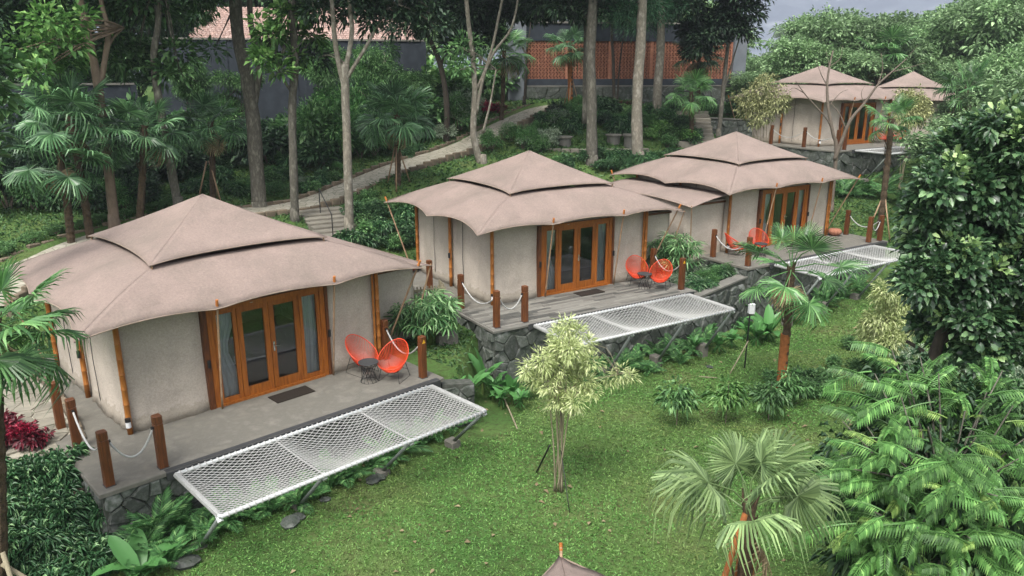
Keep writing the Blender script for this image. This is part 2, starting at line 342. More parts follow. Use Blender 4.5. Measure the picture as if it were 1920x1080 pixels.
LO = [(-6,10.3,-1.42),(-3,8,-1.45),(0,12,-1.52),(1,14,-1.56),(-1,15.5,-1.6),(0,18.5,-1.75),(4,17,-1.66),(5,21,-1.85),(8,20,-1.8),(8.5,24.2,-2.0),(12,26.3,-1.75),(14.5,27.3,-1.3),(17,28,-.8),(19,34,.2),(21,38,.8),
 (10,15,-1.75),(6,9,-1.6),(0,5,-1.5),(15,20,-1.6),(20,12,-1.8),(30,30,-.2),(35,36,.5),(0,-10,-1.5),(-6,4,-1.4),(40,0,-2),(-30,-10,-1.4),(-12,6,-1.35),(40,40,1.0)]
def rbf(pts):
    P = np.array(pts, float); n = len(P)
    D = np.sqrt(((P[:, None, :2] - P[None, :, :2]) ** 2).sum(-1)); D = np.sqrt(D * D + .25)
    A = np.zeros((n+1, n+1)); A[:n, :n] = D; A[:n, n] = 1; A[n, :n] = 1; A[:n, :n] -= np.eye(n) * .12
    w = np.linalg.solve(A, np.append(P[:, 2], 0))
    def f(X):
        out = np.zeros(len(X))
        for i in range(0, len(X), 20000):
            q = X[i:i+20000]; d = np.sqrt(((q[:, None] - P[None, :, :2]) ** 2).sum(-1) + .25); out[i:i+20000] = d @ w[:n] + w[n]
        return out
    return f
f_up, f_lo = rbf(UP), rbf(LO)
# retaining line: lawn lies to its right-hand side (towards the camera)
_d = lambda i, x: tuple(TW(i, x, DF + .25)[:2])
FL = [(-14, 4.5), (-7.3, 11.0), _d(0, DL + .25), _d(0, DR - .2), (-.95, 17.15), (-.78, 19.6), _d(1, DL + .3), _d(1, DR - .2), _d(2, DL + .25), _d(2, DR - .2), (16.5, 30.3), (18.5, 37.2), (24, 41.5), (60, 60)]
def front_dist(X):
    best = np.full(len(X), 1e9); sg = np.zeros(len(X))
    for (ax, ay), (bx, by) in zip(FL[:-1], FL[1:]):
        d = np.array([bx - ax, by - ay]); L = d @ d; q = X - [ax, ay]
        t = np.clip((q @ d) / L, 0, 1); e = q - t[:, None] * d; r = np.sqrt((e * e).sum(1))
        cr = d[0] * q[:, 1] - d[1] * q[:, 0]
        u = r < best - 1e-9; best[u] = r[u]; sg[u] = np.sign(cr[u])
    return best * sg          # positive: uphill side
def gz(X):
    X = np.atleast_2d(np.asarray(X, float)); d = front_dist(X)
    s = np.clip((d + .02) / .45, 0, 1); s = s * s * (3 - 2 * s)
    far = np.clip((np.hypot(X[:, 0], X[:, 1]) - 90) / 60, 0, 1)
    z = f_lo(X) * (1 - s) + f_up(X) * s
    return np.clip(z, -2.4, 6.5) * (1 - far) + 3.0 * far
def g1(x, y): return float(gz([(x, y)])[0])
def gnd(px, py, lo=6.0, hi=90.0):
    """where the sight line through a pixel meets the terrain"""
    Y = np.linspace(lo, hi, 1200); r = ray(px, py); T = Y / r[1]
    P = np.array([0, 0, CAMZ]) + T[:, None] * r; below = P[:, 2] < gz(P[:, :2])
    k = int(np.argmax(below)) if below.any() else 600
    return np.array([P[k, 0], P[k, 1], g1(P[k, 0], P[k, 1])])

def axis_pts(a, b, st, lo, hi):
    near = np.arange(a, b + 1e-6, st); l1 = a - np.geomspace(st, a - lo, 36)[::-1]; h1 = b + np.geomspace(st, hi - b, 36)
    return np.concatenate([l1, near, h1])
gx, gy = axis_pts(-17, 26, .22, -1500, 1500), axis_pts(4, 52, .22, -600, 1600)
XX, YY = np.meshgrid(gx, gy); XY = np.stack([XX.ravel(), YY.ravel()], 1)
V = np.column_stack([XY, gz(XY)]); nx, ny = len(gx), len(gy)
I = (np.arange(ny - 1)[:, None] * nx + np.arange(nx - 1)[None]).ravel()
ground = obj('ground', np_mesh('ground', V, np.stack([I, I + 1, I + nx + 1, I + nx], 1)), 'ground', smooth=True); struct(ground)
HAZE = True
# ------------------------------------------------------------------ stone path with kerb stones
def smooth_line(P, n):
    P = np.array(P, float); d = np.r_[0, np.cumsum(np.hypot(*np.diff(P, axis=0).T))]; t = np.linspace(0, d[-1], n)
    Q = np.stack([np.interp(t, d, P[:, k]) for k in (0, 1)], 1)
    for _ in range(int(n * .12) * 4):
        Q[1:-1] = (Q[:-2] + Q[2:]) * .25 + Q[1:-1] * .5
    return Q
def make_path(pix, width, name, kerb_sides=(-1, 1)):
    P = [at(*p)[:2] for p in pix]; Q = smooth_line(P, 90); T = np.gradient(Q, axis=0); T /= np.linalg.norm(T, axis=1)[:, None]; N = np.stack([-T[:, 1], T[:, 0]], 1)
    cs = np.linspace(-1, 1, 7); V = []; zc = gz(Q)
    zs = np.convolve(np.pad(zc, 4, 'edge'), np.ones(9) / 9, 'valid')
    for i in range(len(Q)):
        for c in cs:
            p = Q[i] + N[i] * c * width / 2; V.append((p[0], p[1], zs[i] + .10))
    F = [(i*7+k, i*7+k+1, (i+1)*7+k+1, (i+1)*7+k) for i in range(len(Q)-1) for k in range(6)]
    po = obj(name, np_mesh(name, V, F), 'path_stone'); struct(po)
    km = MB().bevbox(-.21, .21, -.085, .085, -.35, .2, .025).mesh('kerb_stone')
    d = np.r_[0, np.cumsum(np.hypot(*np.diff(Q, axis=0).T))]
    for sd in kerb_sides:
        for t in np.arange(.2, d[-1] - .1, .45):
            i = min(int(np.searchsorted(d, t)), len(Q) - 1); p = Q[i] + N[i] * sd * (width / 2 + .09)
            p = np.array([np.interp(t, d, Q[:, 0]), np.interp(t, d, Q[:, 1])]) + N[i] * sd * (width / 2 + .09)
            o = obj('kerb_stone', km, 'kerb', po, loc=(p[0], p[1], zs[i] + random.uniform(-.02, .03)), rz=math.atan2(T[i, 1], T[i, 0]) + random.uniform(-.05, .05))
    return Q, zs
PATHPX = [(-60, 560, 20), (20, 505, 22.2), (110, 470, 24.2), (240, 440, 26.0), (400, 420, 27.8), (560, 392, 30), (640, 368, 31.8), (740, 332, 34.5), (850, 298, 37), (915, 258, 39.6), (960, 228, 42), (1030, 206, 44.2)]
PQ, PZ = make_path(PATHPX, 1.85, 'path')
LQ, LZ = make_path([(10, 905, 11.2), (60, 850, 12.3), (40, 770, 13.9), (10, 715, 15.4), (-60, 640, 17)], 1.5, 'path', kerb_sides=(-1,))

# ------------------------------------------------------------------ tent
EA, EB, EZ = 3.806, 3.245, 2.302         # eave half-width, half-depth, height
TA, TZ, AZ = 2.0, 3.19, 4.14             # upper tier
WX, WY, WH = 2.91, 2.49, 2.56            # canvas walls
PX1, PX2 = -1.2, 1.45                    # eave poles along the front
def edge_pts(n):
    """eave outline, corner to corner: list of (x, y, z) per side, scalloped between its supports"""
    sides = []
    for k_, (p, q, sup) in enumerate([((-EA, -EB), (EA, -EB), [PX1, PX2]), ((EA, -EB), (EA, EB), [0]), ((EA, EB), (-EA, EB), [-1.4, 1.2]), ((-EA, EB), (-EA, -EB), [0])]):
        p, q = np.array(p), np.array(q); L = np.linalg.norm(q - p); d = (q - p) / L; inn = np.array([-d[1], d[0]])
        ks = [0] + sorted((s + L / 2) / L for s in sup) + [1]; out = []
        for i in range(n + 1):
            t = i / n
            for a, b in zip(ks[:-1], ks[1:]):
                if a - 1e-9 <= t <= b + 1e-9: u = (t - a) / (b - a); ln = (b - a) * L; break
            corner = (a == 0 or b == 1)
            sag = 4 * u * (1 - u) * ((.055 if k_ % 2 == 0 else .085) if corner else .045) * ln
            base = math.sin(math.pi * t) * .05
            pt = p + d * t * L + inn * (sag * .75 + base)
            out.append((pt[0], pt[1], EZ + sag * .55 + base * .75))
        sides.append(out)
    return sides
def make_tent():
    t = thing('canvas_tent', '', 'tent')
    n = 36; E = edge_pts(n); r_in, z_in = 1.74, 3.13
    lo = MB(); FN = []
    for k in range(4):
        e = E[k]
        def fn(u, v, e=e, k=k):
            i = u * n; a = e[int(round(i))]; s = -1 + 2 * u
            c = [(s * r_in, -r_in), (r_in, s * r_in), (-s * r_in, r_in), (-r_in, -s * r_in)][k]
            w = v; bul = math.sin(math.pi * v) * .10 * (1 - .5 * abs(s) ** 3)
            sg = -.05 * math.sin(math.pi * v) * (1 - abs(s)) * math.sin(math.pi * (u * 3)) ** 2
            sg += v * .018 * math.sin(s * 31 + k) * abs(s) ** 2 + .008 * math.sin(s * 19 + v * 4 + k * 2) * v
            return (c[0] + (a[0] - c[0]) * w, c[1] + (a[1] - c[1]) * w, z_in + (a[2] - z_in) * w + bul + sg)
        lo.grid(fn, n, 10); FN.append(fn)
    lower = lo.build('lower_roof', 'roof_canvas', t, smooth=True)
    sol = lower.modifiers.new('thick', 'SOLIDIFY'); sol.thickness = .012; sol.offset = -1
    hm = MB(); ring = [p for e in E for p in e[:-1]]; hm.tube(ring, .014, 5, closed=True); hm.build('hem', 'hem', lower)
    up = MB()
    for k in range(4):
        def fn(u, v, k=k):
            s = -1 + 2 * u; sag = (1 - s * s)
            r = TA - .11 * sag * v; ez = TZ - .01 + .045 * sag * v - .04 * abs(s) ** 6 * v
            c = [(s * TA, -r), (r, s * TA), (-s * TA, r), (-r, -s * TA)][k]
            z = AZ + (ez - AZ) * v - math.sin(math.pi * v) * .035
            return (c[0] * v, c[1] * v, z)
        up.grid(fn, 24, 10)
    upper = up.build('upper_roof', 'roof_canvas', t, smooth=True)
    sol = upper.modifiers.new('thick', 'SOLIDIFY'); sol.thickness = .012; sol.offset = -1
    hm = MB(); ring = []
    for k in range(4):
        for i in range(24):
            s = -1 + i / 12; sag = 1 - s * s; r = TA - .11 * sag; ez = TZ - .01 + .045 * sag - .04 * abs(s) ** 6
            ring.append([(s * TA, -r, ez), (r, s * TA, ez), (-s * TA, r, ez), (-r, -s * TA, ez)][k])
    hm.tube(ring, .013, 5, closed=True); hm.build('hem', 'hem', upper)
    for sx, sy in ((-1, -1), (1, -1), (1, 1), (-1, 1)):
        MB().tube([(sx*(TA-.06), sy*(TA-.06), TZ-.03), (sx*(TA-.06), sy*(TA-.06), TZ-.20)], .022, 6).build('corner_strut', 'bamboo_pale', upper)
    # canvas between the poles, pulled in a little at mid height and gathered at the foot
    def panel(p, q, z0=0.0, z1=WH, amp=.05, name='canvas_wall', seed=0):
        p, q = np.array(p), np.array(q); L = np.linalg.norm(q - p); d = (q - p) / L; out = np.array([d[1], -d[0]]); mb = MB()
        nu = max(6, int(L / .12)); rr = random.Random(seed)
        ph = [rr.uniform(0, 6.28) for _ in range(4)]
        def fn(u, v):
            x = u * L
            o = amp * math.sin(math.pi * u) * (1 - .35 * math.sin(math.pi * v)) * .6
            o += .014 * math.sin(x * 5.1 + ph[0] + v * 2.5) + .010 * math.sin(x * 13 + ph[1] - v * 4) + .012 * math.sin(v * 9 + x * 3 + ph[3]) * math.sin(math.pi * v)
            o += .07 * max(0, 1 - v * 9) + .016 * math.sin(x * 17 + ph[2]) * max(0, 1 - v * 5)
            o *= min(1, u * 8) * min(1, (1 - u) * 8) * .9 + .1
            c = p + d * x + out * o; return (c[0], c[1], z0 + (z1 - z0) * v)
        mb.grid(fn, nu, 14); w = mb.build(name, 'wall_canvas', t, smooth=True)
        so = w.modifiers.new('thick', 'SOLIDIFY'); so.thickness = .01; so.offset = -1
        return w
    D0, D1 = -1.153, 1.426
    panel((-WX, -WY), (D0 - .07, -WY), seed=1); panel((D1 + .07, -WY), (WX, -WY), seed=2)
    panel((-WX, 0), (-WX, -WY), seed=3); panel((-WX, WY), (-WX, 0), seed=4)
    panel((WX, -WY), (WX, WY), seed=5); panel((WX, WY), (-WX, WY), seed=6)
    panel((D0 - .07, -WY + .02), (D1 + .07, -WY + .02), z0=2.14, seed=7, amp=.0, name='canvas_valance')
    # seams
    for k in range(4):
        for u in ((12 / 36, 25 / 36) if k % 2 == 0 else (.5,)):
            MB().tube([np.array(FN[k](u, v)) + [0, 0, .003] for v in np.linspace(.02, 1, 12)], .007, 5).build('panel_seam', 'hem', lower)
    for y in (-WY * .34, WY * .45): MB().tube([(-WX - .045 - .03 * math.sin(z * 1.3), y + .012 * math.sin(z * 7), z) for z in np.linspace(.06, 2.4, 14)], .009, 5).build('zip_seam', 'edge_dark', t)
    for sx, sy in ((-1, -1), (1, -1), (1, 1), (-1, 1)): MB().tube([(sx * (1.7 + (EA - 1.7) * v), sy * (1.7 + (EB - 1.7) * v), 3.13 + (EZ - 3.13) * v + math.sin(math.pi * v) * .05 + .004) for v in np.linspace(.05, 1, 9)], .008, 5).build('hip_seam', 'roof_canvas', lower)
    # bamboo columns with nodes
    def bamboo(p, q, r, name, mat, parent=None):
        p, q = np.array(p, float), np.array(q, float); L = np.linalg.norm(q - p); k = max(2, int(L / .3)); pts = []; rs = []
        for i in range(k + 1):
            f = i / k
            if 0 < i < k:
                for df, m in ((-.012, 1), (-.004, 1.09), (.004, 1.09), (.012, 1)):
                    pts.append(p + (q - p) * (f + df / L)); rs.append(r * m)
            else: pts.append(p + (q - p) * f); rs.append(r)
        return MB().tube(pts, rs, 8).build(name, mat, parent or t, smooth=True)
    for x, y in ((-WX - .03, -WY - .06), (WX, -WY - .08), (-WX - .09, -.05), (-WX - .05, WY), (WX, WY + .06)):
        bamboo((x, y, 0), (x, y, 2.5), .055, 'bamboo_column', 'bamboo')
    bamboo((WX - .12, -WY - .095, 0), (WX - .12, -WY - .095, 2.45), .03, 'bamboo_column', 'bamboo')
    # slanting eave poles with brown tips
    tops = [(PX1, -EB + .10, EZ + .16, D0 + .02, -WY - .17), (PX2, -EB + .10, EZ + .16, D1 + .12, -WY - .17),
            (EA - .05, -EB + .05, EZ + .14, WX + .35, -WY + .25), (-EA + .05, EB - .05, EZ + .16, -WX - .25, WY + .1)]
    for x, y, z, bx, by in tops:
        p = bamboo((bx, by, 0), (x, y, z), .024, 'eave_pole', 'bamboo_pale')
        d = np.array([x - bx, y - by, z]); d /= np.linalg.norm(d); c = np.array([x, y, z])
        MB().tube([c - d * .10, c + d * .06], .031, 8).build('pole_tip', 'bamboo_tip', p)
    # timber door set: frame, two leaves, two fixed side lights
    fy0, fy1 = -WY - .075, -WY + .045; mb = MB()
    mb.bevbox(D0 - .07, D0 + .05, fy0, fy1, 0, 2.2, .008); mb.bevbox(D1 - .05, D1 + .07, fy0, fy1, 0, 2.2, .008)
    mb.box(D0 + .05, D1 - .05, fy0 + .004, fy1 - .004, 2.08, 2.19); mb.box(D0 + .05, D1 - .05, fy0 - .03, fy1 - .004, 0, .055)
    mb.build('door_frame', 'teak', t)
    wj = MB().bevbox(D0 - .19, D0 - .075, fy0 - .02, fy1, 0, 2.2, .008); wj.build('side_post', 'post_wood', t)
    wj = MB().bevbox(D1 + .075, D1 + .15, fy0 - .02, fy1, 0, 2.2, .008); wj.build('side_post', 'post_wood', t)
    ws = [D0 + .05, D0 + .05 + .52, (D0 + D1) / 2, D1 - .05 - .52, D1 - .05]
    for k in range(4):
        x0, x1 = ws[k] + .004, ws[k+1] - .004; st = .085 if k in (0, 3) else .115; y0, y1 = fy0 + .02, fy1 - .03
        zb, zt = (.06 + .09, 2.075 - .06) if k in (0, 3) else (.06 + .2, 2.075 - .11)
        leaf = MB()
        leaf.bevbox(x0, x0 + st, y0, y1, .058, 2.078, .006); leaf.bevbox(x1 - st, x1, y0, y1, .058, 2.078, .006)
        leaf.box(x0 + st, x1 - st, y0 + .005, y1 - .005, .06, zb); leaf.box(x0 + st, x1 - st, y0 + .005, y1 - .005, zt, 2.075)
        lf = leaf.build('door_leaf' if k in (1, 2) else 'side_window', 'teak', t)
        ym = (y0 + y1) / 2
        MB().add([(x0+st-.005, ym, zb-.005), (x1-st+.005, ym, zb-.005), (x1-st+.005, ym, zt+.005), (x0+st-.005, ym, zt+.005)], [(0,1,2,3)]).build('pane', 'glass', lf)
        if k == 2:
            h = MB(); h.bevbox(x0 + .035, x0 + .075, y0 - .014, y0, .93, 1.15, .003); h.tube([(x0 + .055, y0 - .01, 1.06), (x0 + .055, y0 - .05, 1.06), (x0 + .17, y0 - .05, 1.06)], .011, 6)
            h.build('handle', 'chrome', lf)
        if k in (0, 3):
            # curtain gathered inside the side light
            def cf(u, v, k=k, x0=x0, x1=x1):
                pinch = 1 - (.45 if k == 0 else .12) * math.sin(math.pi * min(1, max(0, (1 - v) * 1.15))) ** 2 * (1 - v * .2)
                xx = x0 - .06 + (x1 - x0 + .12) * u * pinch if k == 0 else x1 + .06 - (x1 - x0 + .12) * (1 - u) * pinch
                return (xx, -WY + .075 + .03 * math.sin(u * 34 + v * 1.2) + .012 * math.sin(u * 71), .1 + 1.98 * v)
            MB().grid(cf, 60, 8).build('curtain', 'curtain', t, smooth=True)
    # dim room behind the glass: floor only, dark brown
    MB().box(-WX + .05, WX - .05, -WY + .05, WY - .05, .004, .03).build('room_floor', 'interior', t)
    # outside lamps on the door posts and corner column
    for x, y in ((D0 - .13, fy0 - .045), (D1 + .115, fy0 - .045), (-WX - .16, -.10)):
        MB().tube([(x, y, .95), (x, y, 1.11)], .035, 8).build('wall_lamp', 'black_metal', t)
    MB().tube([(-WX - .07, -WY - .15, .18), (-WX - .07, -WY - .15, .3)], .05, 8).build('marker_lamp', 'white_plastic', t)
    MB().tube([(-WX - .07, -WY - .15, .3), (-WX - .07, -WY - .15, .37)], .055, 8).build('marker_lamp_cap', 'black_metal', t)
    return t, panel
tent, panel = make_tent()
tent.location = TP[0][:3]; tent.rotation_euler = (0, 0, R(TP[0][3]))
LAB = ['beige two-tier canvas tent whose deck meets the red-leaved shrub and ground-cover bed',
       'beige two-tier canvas tent standing on the deck of grey and dark planks',
       'beige two-tier canvas tent with a low side canopy reaching behind the fan palm',
       'beige two-tier canvas tent behind the bare forked tree',
       'beige canvas tent showing mostly its pointed top among the forest palms',
       'beige canvas tent roof corner with orange pole tip poking up beside the lawn']
tent['label'] = LAB[0]; tent['group'] = 'two-tier canvas tents'
tents = [tent]
for i in (1, 2, 3):
    tents.append(dup(tent, TP[i][:3], R(TP[i][3]), LAB[i]))
t5 = at(1709, 163, 50); tents.append(dup(tent, (t5[0], t5[1], t5[2] - TZ), R(62), LAB[4]))
c6 = np.array([.58, 7.94]); q6 = c6 - rot(R(54)) @ np.array([EA, EB]); Z6 = .9 - EZ
tents.append(dup(tent, (q6[0], q6[1], Z6), R(54), LAB[5]))
MB().tube([(EA - .3, EB - .3, 0), (EA - .02, EB - .02, EZ + .16)], .018, 8).build('eave_pole', 'bamboo_pale', tents[5], smooth=True)
MB().tube([(EA - .025, EB - .025, EZ + .12), (EA - .005, EB - .005, EZ + .20)], .022, 8).build('pole_tip', 'bamboo_tip', tents[5])

# side annexes: a lower canvas room beside the main tent
def annex(parent, x0, x1, y0, y1, h, side):
    outx = x1 if side > 0 else x0; inx = x0 if side > 0 else x1
    def wall(p, q, seed):
        p, q = np.array(p), np.array(q); L = np.linalg.norm(q - p); d = (q - p) / L; out = np.array([d[1], -d[0]])
        def fn(u, v):
            o = .012 * math.sin(u * L * 5 + seed) + .06 * max(0, 1 - v * 9); c = p + d * u * L + out * o; return (c[0], c[1], -.25 + (h + .25) * v)
        w = MB().grid(fn, 14, 10).build('annex_wall', 'wall_canvas', parent, smooth=True)
        so = w.modifiers.new('thick', 'SOLIDIFY'); so.thickness = .01
    wall((min(x0, x1), y0), (max(x0, x1), y0), 1); wall((outx, y0) if side > 0 else (outx, y1), (outx, y1) if side > 0 else (outx, y0), 2)
    ex = outx + side * .35; ey0, ey1 = y0 - .42, y1 + .3
    def rf(u, v):
        x = inx + (ex - inx) * v; sag = 4 * u * (1 - u); y = ey0 + .18 * sag * v + (ey1 - ey0 - .2 * sag * v) * u
        return (x - side * .22 * sag * v, y, 2.20 - .30 * v ** 1.2 + .10 * sag * v + .05 * math.sin(math.pi * v))
    o = MB().grid(rf, 20, 10).build('annex_roof', 'roof_canvas', parent, smooth=True)
    so = o.modifiers.new('thick', 'SOLIDIFY'); so.thickness = .012; so.offset = 0
    MB().tube([rf(i / 30, 1) for i in range(31)], .013, 5).build('hem', 'hem', o)
    e = rf(0, 1)
    MB().tube([(outx - side * .1, y0 - .05, .0), (e[0] - side * .03, e[1] + .03, e[2] + .06)], .022, 8).build('eave_pole', 'bamboo_pale', parent)
    MB().box(min(inx, ex - side * .3), max(inx, ex - side * .3), y0 - .05, y0 + .02, 1.86, 1.93).build('eave_beam', 'post_wood', parent)
annex(tents[0], 2.95, 4.75, -1.55, 2.3, 1.95, 1)
annex(tents[1], 2.95, 4.9, -1.55, 2.3, 1.95, 1)
annex(tents[2], -4.72, -2.95, -2.3, 2.4, 1.98, -1)

# ------------------------------------------------------------------ decks of fitted stone
def voronoi_wall(w, h, cell, seed):
    rr = random.Random(seed); nx_, ny_ = max(1, round(w / cell)), max(1, round(h / (cell * .8))); pts = []
    for j in range(-1, ny_ + 1):
        for i in range(-1, nx_ + 1):
            pts.append(((i + .5 + rr.uniform(-.55, .55) + (j % 2) * .3) * w / nx_, (j + .5 + rr.uniform(-.52, .52)) * h / ny_))
    for a in pts:
        if not (-.05 < a[0] < w + .05 and -.05 < a[1] < h + .05): continue
        poly = [(0, 0), (w, 0), (w, h), (0, h)]
        for b in pts:
            if b is a or abs(b[0]-a[0]) > cell * 3 or abs(b[1]-a[1]) > cell * 3: continue
            mx_, my_ = (a[0]+b[0])/2, (a[1]+b[1])/2; nx2, ny2 = b[0]-a[0], b[1]-a[1]; out = []
            for k in range(len(poly)):
                p, q = poly[k], poly[(k+1) % len(poly)]
                dp = (p[0]-mx_)*nx2 + (p[1]-my_)*ny2; dq = (q[0]-mx_)*nx2 + (q[1]-my_)*ny2
                if dp <= 0: out.append(p)
                if (dp < 0) != (dq < 0) and dp != dq: tt = dp / (dp - dq); out.append((p[0]+(q[0]-p[0])*tt, p[1]+(q[1]-p[1])*tt))
            poly = out
            if len(poly) < 3: break
        if len(poly) >= 3:
            ar = abs(sum(poly[k][0]*poly[(k+1) % len(poly)][1] - poly[(k+1) % len(poly)][0]*poly[k][1] for k in range(len(poly)))) / 2
            if ar > .006: yield poly
def flagstones(parent, Q, zs, width):
    mn, mx2 = Q.min(0) - 1, Q.max(0) + 1; rr = random.Random(3)
    for poly in voronoi_wall(mx2[0] - mn[0], mx2[1] - mn[1], .46, 5):
        P = np.array(poly) + mn; c = P.mean(0); d = np.hypot(*(Q - c).T); i = int(d.argmin())
        if d[i] > width / 2 - .12: continue
        z = zs[i] + .10; n = len(P); h = rr.uniform(.012, .03); ln = np.linalg.norm(P - c, axis=1)[:, None]
        A_ = c + (P - c) * np.maximum(.3, 1 - .022 / ln); B_ = c + (P - c) * np.maximum(.3, 1 - .045 / ln)
        MB().add([(*p, z - .02) for p in A_] + [(*p, z + h * .7) for p in A_] + [(*p, z + h) for p in B_], [tuple(range(2*n, 3*n))] + [(r_+k, r_+(k+1) % n, r_+n+(k+1) % n, r_+n+k) for r_ in (0, n) for k in range(n)]).build('flagstone', 'flag', parent)
flagstones(bpy.data.objects['path.001'], LQ, LZ, 1.5)
def stone_face(parent, p, q, z0, z1, cell, seed, name='stone'):
    """fitted stones on the outside (right-hand side walking p to q) of a wall face"""
    p, q = np.array(p, float), np.array(q, float); L = np.linalg.norm(q - p); d = (q - p) / L; out = np.array([d[1], -d[0]]); rr = random.Random(seed * 13 + 1)
    for poly in voronoi_wall(L, z1 - z0, cell, seed):
        # order: p is left when seen from outside (out = right of direction)
        cx, cy = sum(a for a, _ in poly) / len(poly), sum(b for _, b in poly) / len(poly); pr = rr.uniform(.02, .085); mb = MB(); n = len(poly)
        tx, ty = rr.uniform(-.16, .16), rr.uniform(-.16, .16)
        def P(a, b, sh, dp):
            ln = math.hypot(a-cx, b-cy) + 1e-6; k = max(.2, 1 - sh / ln); a2, b2 = cx + (a-cx)*k, cy + (b-cy)*k
            o = dp + ((a2-cx)*tx + (b2-cy)*ty if dp > .01 else 0); w2 = p + d * a2 + out * o; return (w2[0], w2[1], z0 + b2)
        vs = [P(a, b, .008, -.01) for a, b in poly] + [P(a, b, .012, pr * .6) for a, b in poly] + [P(a, b, .04, pr) for a, b in poly]
        fs = [tuple(range(2*n, 3*n))]
        for r_ in (0, n):
            for k in range(n): fs.append((r_+k, r_+(k+1) % n, r_+n+(k+1) % n, r_+n+k))
        mb.add(vs, fs).build(name, 'stone', parent)
DLAB = ['grey pebble-concrete deck on stone walls beside the red-leaved shrub', 'stone-walled deck laid with light and dark plank strips', 'grey deck on a tall stone wall behind the fan palm', 'stone-walled deck behind the bare forked tree']
def make_deck(i, hwall, planks=False, cell=.36):
    X, Y, Z, a = TP[i]; t = thing('tent_deck', DLAB[i], 'deck', (X, Y, Z), R(a), 'stone decks under the tents')
    dl, dr = (DL, DR) if i != 2 else (DL, DR + .72)
    back = DB
    MB().box(dl + .06, dr - .06, DF + .06, back, -hwall, -.081).build('wall_core', 'mortar', t)
    if planks: slab = MB().bevbox(dl, dr, DF, back, -.08, -.012, .01).build('slab', 'concrete_slab', t)
    else: slab = MB().bevbox(dl, dr, DF, back, -.08, 0, .012).build('slab', 'concrete', t)
    MB().box(dl + 1.1, dr - .15, DF - .045, DF - .003, -.16, -.005).build('edge_beam', 'edge_dark', t)
    MB().box(dl + 1.1, dr - .15, DF + .004, DF + .12, .0005, .004).build('edge_strip', 'edge_dark', t) if not planks else None
    stone_face(t, (dl + .06, DF + .06), (dr - .06, DF + .06), -hwall, -.085, cell, i * 7 + 1)
    stone_face(t, (dl + .06, back), (dl + .06, DF + .06), -hwall, -.085, cell, i * 7 + 2)
    if i == 2: stone_face(t, (dr - .06, DF + .06), (dr - .06, 0), -hwall, -.085, cell, i * 7 + 3)
    if planks:
        rr = random.Random(4); y = DF + .16; w_ = .118
        while y < -WY - .1:
            x = dl + .05 + rr.uniform(0, .7); first = True; xs = [dl + .05]
            while x < dr - .06: xs.append(x); x += rr.uniform(.75, 1.25)
            xs.append(dr - .05)
            for x0, x1 in zip(xs[:-1], xs[1:]):
                if x1 - x0 < .05: continue
                mk = rr.choices(['plank_light', 'plank_mid', 'plank_dark'], [.50, .28, .22])[0]
                MB().bevbox(x0 + .004, x1 - .004, y + .004, y + w_ - .004, -.02, rr.uniform(0, .004), .004).build('plank', mk, slab)
            y += w_
        MB().box(dl + .05, -WX - .05, -WY - .08, 1.0, -.014, -.002).build('side_paving', 'concrete', t)
    return t
decks = [make_deck(0, 1.35, cell=.34), make_deck(1, 2.0, planks=True, cell=.42), make_deck(2, 2.35, cell=.45), make_deck(3, 2.2, cell=.6)]
for nm, P_, zz, lb in [(4, tents[4], None, ''), ]:
    t = thing('tent_deck', 'low concrete base under the tent among the forest palms', 'deck', tents[4].location, R(62), 'stone decks under the tents')
    MB().bevbox(DL, DR, DF, DB, -.9, -.004, .02).build('slab', 'concrete_slab', t)
t = thing('tent_deck', 'low concrete base under the tent roof corner beside the lawn', 'deck', tents[5].location, R(54), 'stone decks under the tents')
MB().bevbox(-3.1, 3.1, -3.5, 2.7, -.6, -.004, .02).build('slab', 'concrete_slab', t)

# stone retaining walls between the decks
def ret_wall(pts, ztop, zbot, label, seed, cop=True):
    t = thing('retaining_wall', label, 'wall')
    for k, (p, q) in enumerate(zip(pts[:-1], pts[1:])):
        p, q = np.array(p, float), np.array(q, float); d = (q - p) / np.linalg.norm(q - p); o = np.array([d[1], -d[0]]); th = .34
        za, zb = (ztop, ztop) if not hasattr(ztop, '__len__') else (ztop[k], ztop[k+1])
        a, b, c, e = p, q, q - o * th, p - o * th
        MB().add([(*a, zbot), (*b, zbot), (*c, zbot), (*e, zbot), (*a, za), (*b, zb), (*c, zb), (*e, za)], [(3,2,1,0),(4,5,6,7),(0,1,5,4),(1,2,6,5),(2,3,7,6),(3,0,4,7)]).build('wall_core', 'mortar', t)
        ca, cb, cc, ce = p + o * .05, q + o * .05, q - o * (th + .03), p - o * (th + .03)
        if cop: MB().add([(*ca, za), (*cb, zb), (*cc, zb), (*ce, za), (*ca, za + .06), (*cb, zb + .06), (*cc, zb + .06), (*ce, za + .06)], [(3,2,1,0),(4,5,6,7),(0,1,5,4),(1,2,6,5),(2,3,7,6),(3,0,4,7)]).build('coping', 'concrete_slab', t)
        stone_face(t, p, q, zbot, min(za, zb) - .01, .4, seed + k)
    return t
a0, a1 = TW(0, DR - .05, DF + .02)[:2], TW(1, DL + .2, DF + .5)[:2]
ret_wall([a0, (-.90, 16.80)], [-.50, -.60], -2.0, 'low stone retaining wall behind the banana plants between two decks', 41, False)
ret_wall([TW(1, DR - .05, DF + .1)[:2], TW(2, DL + .1, DF + .1)[:2]], [-.42, -.25], -2.3, 'long stone retaining wall below the ferny bank between the plank deck and fan palm', 51)

